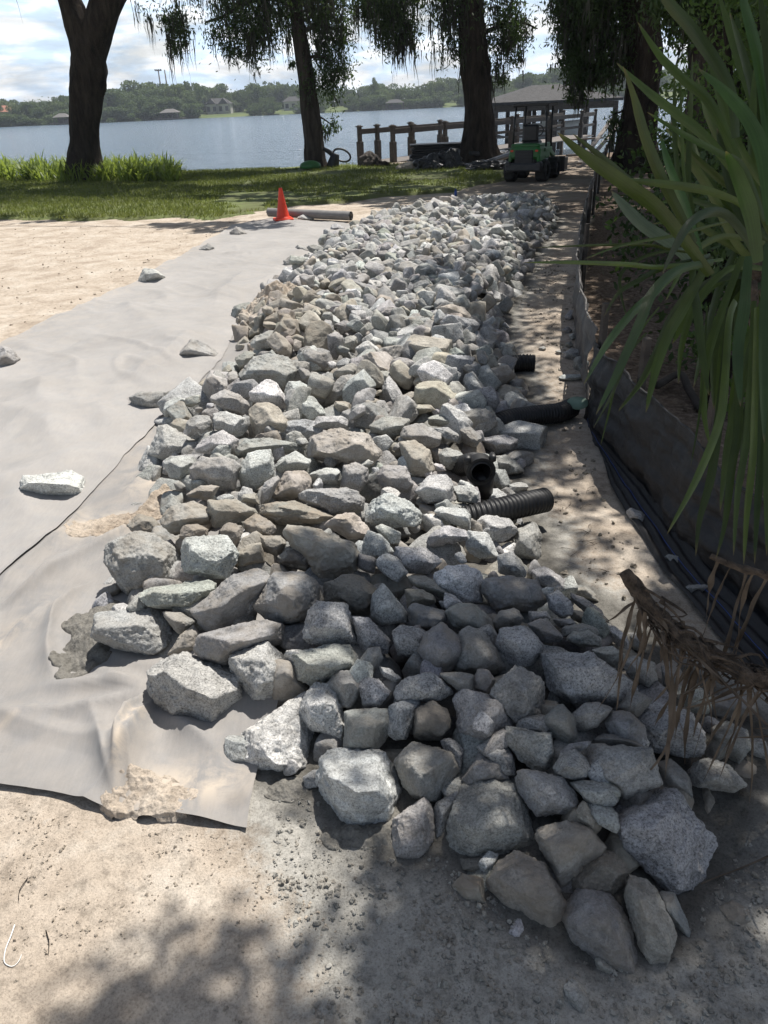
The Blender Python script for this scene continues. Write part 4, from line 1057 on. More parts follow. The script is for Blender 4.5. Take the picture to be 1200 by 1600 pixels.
# --- right of centre big cypress
D3=23.0; b=atY(748,256,D3); b[2]=-.05
t3=empty('cypress_tree',b,'thick straight cypress standing between the dock railing and the green loader','tree','cypresses hung with grey moss')
trunk(at_tree([(748,258),(747,215),(745,150),(741,80),(737,20),(733,-80),(728,-220)],D3),[.42,.38,.355,.34,.33,.29,.18],M['bark'],t3,1.75)
fo,mo=Acc(),Acc(); rs=np.random.default_rng(13)
for a in [(610,-40,90,80,2.,.9),(590,5,36,60,1.4,1.),(615,25,60,62,1.8,1.),(600,60,30,40,1.1,.2),(632,40,30,60,1.2,.3),(575,-10,30,30,1.,1.)]: hanging(*a[:4],D3,mo,fo,rs,a[4]*1.2,a[5],1.2)
for a in [(710,-20,70,80,1.8,.6),(695,10,30,50,1.2,.3),(722,30,50,90,1.2,.2),(705,70,40,40,1.2,1.2),(775,-20,60,70,1.5,.7),(790,30,60,50,1.3,1.2),(805,45,40,50,1.2,1.),(775,60,36,60,1.3,.8),(812,80,26,34,1.,.9),(790,110,24,30,1.1,1.1),(770,100,16,60,1.,.2)]: hanging(*a[:4],D3,mo,fo,rs,a[4]*1.2,a[5])
for P,r in [([(737,-40),(680,-50),(620,-30),(580,-10)],[.14,.1,.07,.03]),([(741,60),(770,45),(810,35),(840,45)],[.07,.05,.035,.015]),([(742,95),(715,80),(695,78)],[.05,.03,.012]),([(741,20),(700,0),(680,0)],[.08,.05,.02])]: limb(at_tree(P,D3),r,M['bark'],t3)
cs=[(atY(x,y-95,D3)+np.array([0,rs.normal(0,1.),0]),rs.uniform(.7,1.3)) for x,y in [(640,-110),(700,-120),(760,-110),(820,-100),(580,-90),(700,-220),(780,-200),(620,-190),(860,-170)]]
crown_cloud(cs,1500,.12,rs,fo,mo)
fo.build('foliage',M['needle'],t3); mo.build('moss',M['moss'],t3)['kind']='stuff'
# --- right cypress beside the fence end
D4=19.; b=atY(992,262,D4); b[2]=-.05
t4=empty('cypress_tree',b,'dark broad-based cypress beyond the far end of the fence, behind the sword leaves','tree','cypresses hung with grey moss')
trunk(at_tree([(992,268),(996,225),(1003,160),(1006,100),(1003,40),(1000,-60),(1000,-220)],D4),[.42,.40,.36,.40,.42,.36,.22],M['bark'],t4,1.5)
fo,mo=Acc(),Acc(); rs=np.random.default_rng(14)
for a in [(920,-30,90,90,2.,1.2),(905,30,50,70,1.8,1.),(945,30,60,80,1.8,.5),(985,20,50,90,1.3,.2),(895,70,40,46,1.5,1.3),(915,95,50,50,1.7,1.2),(950,95,50,50,1.5,.7),(905,125,26,54,1.3,.5),(960,60,60,70,1.2,.5),(885,15,24,40,1.2,1.2),(1040,-10,50,70,1.2,1.2),(960,185,36,40,1.,1.3)]: hanging(*a[:4],D4,mo,fo,rs,a[4]*1.2,a[5])
for P,r in [([(1003,30),(960,5),(920,0),(885,15)],[.14,.1,.07,.03]),([(1003,90),(960,85),(915,92),(895,100)],[.07,.05,.035,.015]),([(1005,150),(980,170),(955,180)],[.05,.03,.012]),([(1005,0),(1040,-30),(1090,-40)],[.1,.06,.03])]: limb(at_tree(P,D4),r,M['bark'],t4)
cs=[(atY(x,y-95,D4)+np.array([0,rs.normal(0,1.),0]),rs.uniform(.7,1.3)) for x,y in [(900,-110),(960,-130),(1040,-120),(1100,-90),(860,-80),(960,-260),(1060,-240),(900,-200),(840,-150),(1150,-160)]]
crown_cloud(cs,1500,.12,rs,fo,mo)
fo.build('foliage',M['needle'],t4); mo.build('moss',M['moss'],t4)['kind']='stuff'
# --- shrubs and trees right of the fence
def bush(px,py,D,w,h,name,label,cat,mat,n,leaf,seed,trk=True,group=None):
    rs=np.random.default_rng(seed); c=atY(px,py,D); gz=GZ(c[0],c[1]); r=empty(name,(c[0],c[1],gz),label,cat,group); fo=Acc()
    for i in range(n):
        p=np.array([c[0],c[1],gz])+np.array([*np.clip(rs.normal(0,w*.28,2),-w*.48,w*.48),h*(.12+.88*rs.random()**.8)]); fo.add(*leafquads(p+np.clip(rs.normal(size=(46,3)),-1.7,1.7)*.14*w**.5,leaf,rs,.5,.5))
    fo.build('foliage',mat,r)
    for k in range(4):
        a=rs.uniform(0,6.28); e=np.array([c[0]+math.cos(a)*w*.3,c[1]+math.sin(a)*w*.3,gz+h*.85]); s=np.array([c[0],c[1],gz-.05]); limb([s,(s+e)/2+np.array([0,0,h*.1]),e],[.04*h**.5,.03*h**.5,.012],M['bark'],r,'stem',7)
M['litleaf']=leafmat('broad_leaves',(.10,.17,.045),(.16,.26,.05),(.045,.08,.025),.5,.45)
bush(1120,262,10.5,1.1,2.9,'shrub','loose bright green shrub behind the sword leaves, nearest the dark cypress','shrub',M['litleaf'],60,.075,71,group='shrubs right of the fence')
bush(1165,262,9.2,1.9,3.0,'shrub','taller bright green shrub behind the sword leaves at the right edge','shrub',M['litleaf'],80,.08,72,group='shrubs right of the fence')
bush(1240,330,7.5,1.6,2.6,'shrub','dark green shrub cut by the right edge of the photo, behind the plant','shrub',M['oakleaf'],60,.10,73,group='shrubs right of the fence')
bush(1085,235,14.,1.2,2.8,'shrub','farther pale shrub glimpsed right of the dark cypress trunk','shrub',M['litleaf'],60,.08,74,group='shrubs right of the fence')
bush(1150,235,14.5,2.6,3.6,'shrub','farther dark shrub glimpsed high behind the sword leaves','shrub',M['oakleaf'],80,.12,75,group='shrubs right of the fence')
bush(1190,520,4.6,.9,1.1,'shrub','low dark shrub on the litter right under the plant crown','shrub',M['oakleaf'],40,.07,77,group='shrubs right of the fence')
bush(1110,430,6.2,1.1,1.0,'shrub','low dark shrub behind the middle of the fence','shrub',M['oakleaf'],40,.07,78,group='shrubs right of the fence')
bush(1060,345,8.8,1.2,1.1,'shrub','low dark shrub behind the far part of the fence','shrub',M['oakleaf'],40,.08,79,group='shrubs right of the fence')
bush(1120,600,4.0,.35,.5,'weed','low leafy weed on the litter under the hanging sword leaves','weed',M['litleaf'],9,.05,76)
D5=12.5; b=atY(1110,320,D5); b[2]=-.05
t5=empty('oak_tree',b,'grey-barked trunk dimly seen behind the sword leaves near the top right','tree')
trunk(at_tree([(1100,310),(1105,200),(1112,80),(1115,0),(1118,-120),(1120,-300)],D5),[.30,.28,.27,.26,.22,.15],M['bark_grey'],t5,1.4)
fo,mo=Acc(),Acc(); rs=np.random.default_rng(15)
cs=[(np.array([6+rs.normal(0,1.6),11.5+rs.normal(0,1.8),5.+rs.uniform(0,3)]),rs.uniform(.9,1.4)) for _ in range(12)]
crown_cloud(cs,1100,.12,rs,fo); 
for a in [(1060,0,60,60),(1100,-10,60,80),(1160,0,70,80),(1130,30,60,50)]: hanging(*a,D5,mo,fo,rs,1.2,1.6)
fo.build('foliage',M['oakleaf'],t5); mo.build('moss',M['moss'],t5)['kind']='stuff'
# --- shade: canopy above the path and the near end, standing right of the camera's view
SHADE=[]   # ground points in shade -> foliage where the sun ray passes at height h
def inp(poly,n,rs):
    P=np.array(poly,float); out=[]
    lo,hi=P.min(0),P.max(0)
    while len(out)<n:
        q=rs.uniform(lo,hi); 
        if inpoly(np.array([q[0]]),np.array([q[1]]),P)[0]: out.append(q)
    return np.array(out)
def G2(poly): return [g(x,y,.12)[:2] for x,y in poly]
def canopy(name,label,base,hcrown,polys,leaf,seed,trad,holes=[(*g(985,1255,.2)[:2],.035),(*g(735,1245,.2)[:2],.045),(*g(800,1010,.2)[:2],.04),(*g(700,1170,.2)[:2],.03),(*g(1060,1250,.2)[:2],.025),]):
    rs=np.random.default_rng(seed); r=empty(name,(base[0],base[1],GZ(*base)),label,'tree','shade trees standing to the right'); fo=Acc(); ends=[]
    for poly,dens,h0,h1 in polys:
        area=.5*abs(sum(poly[i][0]*poly[(i+1)%len(poly)][1]-poly[(i+1)%len(poly)][0]*poly[i][1] for i in range(len(poly))))
        k=max(3,int(area*dens)); Q=inp(poly,k,rs)
        for q in Q:
            if any(np.hypot(q[0]-hx,q[1]-hy)<hr for hx,hy,hr in holes): continue
            h=rs.uniform(h0,h1); c=np.array([q[0],q[1],.1])+SUN/SUN[2]*h
            fo.add(*leafquads(c+rs.normal(size=(34,3))*np.array([.085,.085,.07]),leaf,rs,.2,.55))
            if rs.random()<.035: ends.append(c)
    fo.build('foliage',M['oakleaf'],r)
    top=np.array([base[0]+.1,base[1]+.1,hcrown]); P=[np.array([base[0],base[1],-.05]),np.array([base[0]-.1,base[1],hcrown*.5]),top]
    trunk(P,[trad,trad*.85,trad*.6],M['bark'],r)
    for e in ends[:26]:
        mid=(top*.45+e*.55)+np.array([0,0,.25]); limb([top-np.array([0,0,.5]),mid,e],[trad*.35,trad*.14,.012],M['bark'],r,seg=7)
FRONT=G2([(610,935),(700,925),(790,885),(880,905),(960,960),(1010,1000),(1230,1100),(1230,1640),(200,1640),(90,1560),(190,1480),(330,1440),(430,1420),(520,1430),(560,1370),(640,1345),(660,1290),(640,1200),(560,1180),(530,1120),(455,1040),(430,960),(470,900),(560,890)])
holes=[(*g(985,1255,.2)[:2],.035),(*g(735,1245,.2)[:2],.045),(*g(800,1010,.2)[:2],.04),(*g(700,1170,.2)[:2],.03),(*g(1060,1250,.2)[:2],.025),(*g(590,1215,.15)[:2],.085),(*g(470,1030,.2)[:2],.05),(*g(300,1590)[:2],.03),(*g(560,1560)[:2],.09),(*g(700,1530)[:2],.045),(*g(820,1500)[:2],.03),(*g(1090,1500)[:2],.05),(*g(1155,1510)[:2],.06),(*g(1130,1440)[:2],.03),(*g(1010,1000,.1)[:2],.05),(*g(480,1600)[:2],.07),(*g(890,1240,.1)[:2],.03),(*g(905,1265,.15)[:2],.02),(*g(640,1310)[:2],.03)]
RIGHTSTRIP=G2([(745,470),(790,470),(800,520),(850,560),(905,600),(915,670),(930,740),(880,760),(830,720),(800,690),(745,660),(750,600)])
BEHIND=[(1.25,1.2),(1.3,3.0),(1.25,3.9),(2.2,7.8),(3.3,11.5),(7,11.5),(6,5),(3.2,1.2)]
canopy('oak_tree','shade oak standing out of view right of the near end of the pile',(3.9,2.6),5.2,
  [(FRONT,112,4.4,6.2),(G2([(-60,1560),(120,1520),(260,1470),(420,1450),(520,1480),(500,1640),(-60,1640)]),80,4.4,6.),(G2([(1230,1100),(1010,1000),(1120,880),(1260,1000)]),150,4.6,5.8)],.085,31,.22,holes)
canopy('oak_tree','shade oak standing out of view right of the long corrugated pipe',(4.9,6.0),5.6,
  [(RIGHTSTRIP,85,4.8,6.2),([(.95,1.7),(1.05,2.3),(1.3,3.0),(1.25,3.9),(1.9,6.),(3.2,6.),(3.2,1.2)],210,5.,6.5),(G2([(860,760),(960,760),(980,860),(930,880),(890,830)]),34,5,6)],.09,32,.24)
canopy('oak_tree','shade oak standing out of view right of the far part of the fence',(6.8,8.3),6.,
  [(G2([(815,385),(905,385),(905,450),(830,455)]),60,5,6.5),([(1.9,6.),(2.3,9.),(3.6,12.5),(6.5,12.5),(6.5,6.)],110,5.,7.),(G2([(640,420),(700,430),(700,500),(650,480)]),26,5,6),(G2([(740,540),(780,470),(800,500),(790,560)]),40,5,6)],.10,33,.26)
canopy('oak_tree','shade oak standing out of view right of the green loader',(10.5,17.),7.,
  [(G2([(720,330),(880,312),(935,300),(925,370),(840,395),(770,360)]),26,6,8),(G2([(560,300),(700,290),(940,262),(940,305),(720,325),(580,312)]),26,6,8.5),([(4.2,13),(4.0,24),(9,24),(9,13)],18,6,8.5),([(2.0,19),(0,24),(4,29),(7,25)],9,6,8.5)],.14,34,.35)
canopy('oak_tree','shade oak standing out of view left of the fern bed, crowning above the lawn',(-16.5,22.),9.,
  [(G2([(-60,292),(200,288),(420,280),(620,275),(720,288),(640,302),(560,306),(430,316),(250,303),(0,300)]),15,8,10),(G2([(230,336),(420,332),(450,342),(330,350)]),26,8,9.5),(G2([(-60,330),(120,326),(140,340),(-60,342)]),4,8,9.5),(G2([(-100,275),(260,270),(300,288),(-100,292)]),3,8,9.5)],.18,35,.25)
# ferns under the left tree
def ferns():
    rs=np.random.default_rng(41); N=4200; V=[];F=[]
    cx,cy=[],[]
    for i in range(200):
        px=rs.uniform(-120,278); py=rs.uniform(268,287); p=g(px,py); cx.append(p[0]);cy.append(p[1])
    n=0; HH=rs.uniform(.55,1.15,200)
    for i in range(N):
        k=rs.integers(200); bx,by=cx[k]+rs.normal(0,.10),cy[k]+rs.normal(0,.10); L=rs.uniform(.28,.72)*HH[k]; a=rs.uniform(0,6.28); out=rs.uniform(.25,1.05); w=rs.uniform(.014,.032)
        t=np.linspace(0,1,5); rr=out*L*t**1.4; z=L*(t-.35*out*t**3); dx,dy=math.cos(a),math.sin(a); gz=GZ(bx,by) if i<1 else .03
        ww=w*np.sin(np.pi*(t*.85+.15))**.7
        A=np.stack([bx+dx*rr-dy*ww,by+dy*rr+dx*ww,gz+z],-1); B=np.stack([bx+dx*rr+dy*ww,by+dy*rr-dx*ww,gz+z],-1)
        V.append(np.stack([A,B],1).reshape(-1,3)); F+= [(n+2*j,n+2*j+1,n+2*j+3,n+2*j+2) for j in range(4)]; n+=10
    tag(mesh('fern_bed',np.concatenate(V),np.array(F),M['fern'],smooth=False),'bright green strap-leaved fern bed round the foot of the forked tree','ferns',kind='stuff')
ferns()
# ------------------------------------------------------------ traffic cone and grey roll
p=g(443,346); cz=GZ(p[0],p[1])+.03
cone=empty('traffic_cone',(p[0],p[1],cz),'orange traffic cone standing on the far edge of the cloth','traffic cone')
hc=.46
b=MB().box((0,0,.014),(.30,.30,.028),.25,.012); b.build('base',M['orange'],cone,False,True)
prof=[(.0,.125),(.022,.125),(.03,.108),(.05,.100),(hc*.5,.064),(hc-.02,.03),(hc,.027),(hc,.018),(hc-.05,.016)]
sg=32; V=[];F=[]
for z,r in prof: V+=[(r*math.cos(2*math.pi*i/sg),r*math.sin(2*math.pi*i/sg),z+.012) for i in range(sg)]
for j in range(len(prof)-1): F+=[(j*sg+i,j*sg+(i+1)%sg,(j+1)*sg+(i+1)%sg,(j+1)*sg+i) for i in range(sg)]
mesh('cone_body',V,F,M['orange'],cone,True,True)
# roll lying behind the cone
a=g(421,341);b_=g(549,345); r=.075
for q in (a,b_): q[2]=GZ(q[0],q[1])+r+.01
rt=empty('cloth_roll',(a+b_)/2,'long grey roll of cloth lying behind the orange cone','roll')
ax=(b_-a)/np.linalg.norm(b_-a); nrm=np.cross(ax,[0,0,1]); nrm/=np.linalg.norm(nrm); upv=np.cross(nrm,ax)
n=60; V=[];F=[]
ts=np.linspace(0,1,14); turns=3.5; m=int(turns*24)
for t in ts:
    for k in range(m):
        an=k/24*2*math.pi; rr=r*(1-.62*k/m)*(1+.02*math.sin(t*21+an)); V.append(a+(b_-a)*t+nrm*rr*math.cos(an)+upv*rr*math.sin(an))
for i in range(len(ts)-1): F+=[(i*m+k,i*m+k+1,(i+1)*m+k+1,(i+1)*m+k) for k in range(m-1)]
mesh('rolled_cloth',V,F,M['pvc'],rt,True)
# ------------------------------------------------------------ corrugated drain pipes
def pipe(P,r,name,label,closed_end=False,ribs=.0165,group='black corrugated drain pipes'):
    P=np.asarray(P,float); L=np.linalg.norm(np.diff(P,axis=0),axis=1).sum(); nr=int(L/ribs); n=nr*6+1
    Q=smooth_line(P,n); ph=np.arange(n)/6*2*math.pi; rad=r*(1-.075*(np.cos(ph)>.2)*1.-.02*np.cos(ph)); 
    root=empty(name,Q[0],label,'pipe',group)
    V,F=tube(Q,rad,32,False); mesh('pipe_wall',V,F,M['black'],root,True)
    V,F=tube(Q,np.full(n,r*.86),32,False); F=[f[::-1] for f in F]; mesh('pipe_lining',V,F,M['black'],root,True)
    for e in (0,n-1):   # end lip
        T=Q[1]-Q[0] if e==0 else Q[-1]-Q[-2]; T/=np.linalg.norm(T); A=np.cross(T,[0,0,1]);A/=np.linalg.norm(A);B=np.cross(A,T); V=[];
        for rr in (r*.86,rad[e]):
            V+=[Q[e]+rr*(math.cos(k/32*6.2832)*A+math.sin(k/32*6.2832)*B) for k in range(32)]
        mesh('lip',V,[(k,(k+1)%32,32+(k+1)%32,32+k) for k in range(32)],M['black'],root)
    return root
def gz_(px,py,z): 
    return g(px,py,z)
PR=.055
pipe([gz_(852,781,.10),gz_(815,789,.12),gz_(770,800,.12),gz_(720,812,.10)],PR*.95,'drain_pipe','nearest short stub of black corrugated pipe poking out over the sand')
pipe([gz_(893,637,.05),gz_(872,645,.06),gz_(830,650,.07),gz_(790,657,.08),gz_(755,672,.06),gz_(700,690,.04)],PR,'drain_pipe','long bent black corrugated pipe with a round leaf on its end')
pipe([gz_(836,567,.06),gz_(815,567,.06),gz_(780,572,.05),gz_(740,580,.02)],PR,'drain_pipe','farthest stub of black corrugated pipe, barely out of the rocks')
E1=gz_(752,738,.20); 
pipe([E1,E1+np.array([-.01,.09,.0]),E1+np.array([-.06,.22,-.07]),E1+np.array([-.14,.34,-.15])],.048,'drain_pipe','open black pipe mouth facing the camera between the rocks')
# collar with clips round the open mouth
V,F=tube([E1+np.array([0,.004,.0]),E1+np.array([-.004,.06,0])],[.064,.064],24,False); V2,F2=tube([E1+np.array([0,.004,.0]),E1+np.array([-.004,.06,0])],[.05,.05],24,False)
cm=MB(); cm.add(V,F); cm.add(V2,[f[::-1] for f in F2]); nv=24
cm.add(np.r_[V[:24],V2[:24]],[(k,(k+1)%24,24+(k+1)%24,24+k) for k in range(24)]); cm.box(E1+np.array([-.058,.02,.055]),(.03,.05,.035),0,.006); cm.box(E1+np.array([.05,.02,.06]),(.025,.05,.03),0,.006)
cm.tube([E1+np.array([.02,.05,-.03]),E1+np.array([.022,.06,-.14])],[.045,.04],16)
tag(cm.build('pipe_coupling',M['black'],None,True),'black coupling collar clipped round the open pipe mouth','pipe coupling')
# round leaf
c=gz_(903,629,.11); dn=np.array([-.3,-.55,.78]); dn/=np.linalg.norm(dn); A=np.cross(dn,[0,0,1]);A/=np.linalg.norm(A);B=np.cross(dn,A)
M['roundleaf']=simple('grey_green_leaf',(.16,.25,.19),.55,var=.2,scale=20)
V=[c]+[c+(.058*(1+.06*math.sin(3*k/24*6.28)))*math.cos(k/24*6.2832)*A*1.0+.042*math.sin(k/24*6.2832)*B+dn*.006*math.cos(2*k/24*6.28) for k in range(24)]
V+= [v-dn*.0012 for v in V]
tag(mesh('round_leaf',V,[(0,k+1,(k+1)%24+1) for k in range(24)]+[(25,25+(k+1)%24+1,25+k+1) for k in range(24)]+[(k+1,26+k,26+(k+1)%24,(k+1)%24+1) for k in range(24)],M['roundleaf']),'round grey-green leaf resting on the end of the long pipe','leaf')
# ------------------------------------------------------------ silt fence
fl=empty('silt_fence',(FENCE[5][0],FENCE[5][1],0),'low black silt fence running along the right side, its far part dusty grey','fence')
def fence_face(i0,i1,name,mat,top,seed,lean=.0,lab=None):
    L=smooth_line(np.c_[FENCE[i0:i1+1],np.zeros(i1+1-i0)],240)[:,:2]; m=34; u=np.linspace(0,1,m)
    T_=np.gradient(L,axis=0); T_/=np.linalg.norm(T_,axis=1)[:,None]; Nn=np.stack([T_[:,1],-T_[:,0]],-1)   # to the right/back side
    s=np.r_[0,np.cumsum(np.linalg.norm(np.diff(L,axis=0),axis=1))]
    S,U=np.meshgrid(s,u,indexing='ij'); P=np.stack([S*1.,U*.6,S*0+seed],-1)
    tp=np.interp(np.linspace(0,1,240),np.linspace(0,1,len(top)),top)
    sag=tp*(1+.0*S[:,0]); sag=sag-.035*np.abs(np.sin(s*1.9))+.012*fbm(np.c_[s,s*0,s*0],3,3,seed)
    off=.05*U*(1-U)*np.sin(S*2.2)*1.3+.034*fbm(P*np.array([.9,2.4,1]),3.5,4,seed)+.010*fbm(P*np.array([2,.6,1]),9,3,seed+3)+lean*U
    X=L[:,0,None]+Nn[:,0,None]*off; Y=L[:,1,None]+Nn[:,1,None]*off; gz=ground_h(L[:,0],L[:,1],False)[:,None]; Z=gz-.02+U*sag[:,None]
    n=240; idx=np.arange(n*m).reshape(n,m); F=np.stack([idx[:-1,:-1],idx[:-1,1:],idx[1:,1:],idx[1:,:-1]],-1).reshape(-1,4)
    o=mesh(name,np.stack([X,Y,Z],-1).reshape(-1,3),F,mat,fl)
    if lab: o['label']=lab
    # thin top hem
    V,F=tube(np.stack([X[::4,-1],Y[::4,-1],Z[::4,-1]],-1),.006,6); mesh('top_hem',V,F,mat,fl)
    return L,sag,Nn
La,sa,Na=fence_face(0,7,'near_panel',M['silt'],[.46,.48,.49,.50,.51,.51],61)
Lb,sb,Nb=fence_face(7,15,'far_panel',M['siltgrey'],[.53,.50,.50,.52,.55,.6],62,-.02,'dusty grey far panel seen almost edge-on')
for L,N_,ks in ((La,Na,(30,95,165,232)),(Lb,Nb,(40,80,120,160,200,232))):
    for k in ks:
        p=np.r_[L[k]+N_[k]*.035,0]; z=GZ(p[0],p[1]); MB().box((p[0],p[1],z+.30),(.032,.032,.72),.3,.003).build('stake',M['wood'],fl)
# flap lying on the ground at the foot of the near panel
FL=smooth_line(np.c_[np.array([g(*q)[:2] for q in [(1190,1075),(1067,930),(1033,893),(1000,835),(957,767),(940,712),(915,657)]]),np.zeros(7)],160)[:,:2]
m=22; u=np.linspace(0,1,m); Lr=La[np.linspace(12,239,160).astype(int)]; G=FL[:,None]*(1-u)[None,:,None]+Lr[:,None]*u[None,:,None]; x,y=G[...,0],G[...,1]; P=np.stack([x,y,x*0],-1)
w_=np.linalg.norm(FL-Lr,axis=1)[:,None]
S=np.linspace(0,2.6,160)[:,None]
z=ground_h(x,y,False)+.010+.016*np.abs(np.sin(u[None]*11+.6*np.sin(S*3)))*np.clip(w_/.12,0,1)+.006*fbm(P,12,3,66)+.03*u[None]**3
idx=np.arange(x.size).reshape(x.shape); F=np.stack([idx[:-1,:-1],idx[:-1,1:],idx[1:,1:],idx[1:,:-1]],-1).reshape(-1,4)
o=mesh('ground_flap',np.stack([x.ravel(),y.ravel(),z.ravel()],-1),F,M['silt'],fl)
i=int(m*.55); V,F=tube(np.stack([x[::3,i],y[::3,i],z[::3,i]+.004],-1),.0014,6); mesh('blue_cord',V,F,M['blue'],fl)
# ------------------------------------------------------------ sword-leaved plant at the right
plant=empty('sword_leaf_plant',(1.35,1.45,GZ(1.35,1.45)),'tall plant with long dark green sword leaves filling the right edge','plant')
def sword(pts,wpx,D0,D1,tint=(.085,.125,.026),face=0.,fold=.22,name='leaf'):
    """pts: root..tip as seen; D0,D1 depth at root and tip"""
    n=26; m=len(pts); Dp=np.linspace(D0,D1,m); P=np.array([atD(x,y,d) for (x,y),d in zip(pts,Dp)]); P=smooth_line(P,n); t=np.linspace(0,1,n)
    T_=np.gradient(P,axis=0); T_/=np.linalg.norm(T_,axis=1)[:,None]; V=P-CAM; V/=np.linalg.norm(V,axis=1)[:,None]
    W=np.cross(T_,V); W/=np.linalg.norm(W,axis=1)[:,None]; Nn=np.cross(W,T_)
    tw=face+.25*np.sin(t*2.3+wpx); Wt=W*np.cos(tw)[:,None]+Nn*np.sin(tw)[:,None]; Nt=np.cross(Wt,T_)
    w=.57*wpx/FPX*np.interp(t,[0,1],[D0,D1])*.5/max(.55,math.cos(face)); prof=np.interp(t,[0,.12,.45,.75,.93,1],[.62,.75,1.,.82,.34,.02]); w=w*prof
    us=np.array([-1,-.55,0,.55,1.]); q=[]
    for i in range(n):
        for u in us: q.append(P[i]+Wt[i]*w[i]*u+Nt[i]*w[i]*fold*(abs(u)-.3)+Nt[i]*w[i]*.04*math.sin(i*1.3+u*4))
    idx=np.arange(n*5).reshape(n,5); F=np.stack([idx[:-1,:-1],idx[:-1,1:],idx[1:,1:],idx[1:,:-1]],-1).reshape(-1,4)
    tt=np.array(tint)*rng.uniform(.30,.72)
    return mesh(name,np.array(q),F,M['sword'],plant,attrs=dict(across=np.tile((us+1)/2,n),along=np.repeat(t,5),tint=np.tile(tt,(n*5,1))))
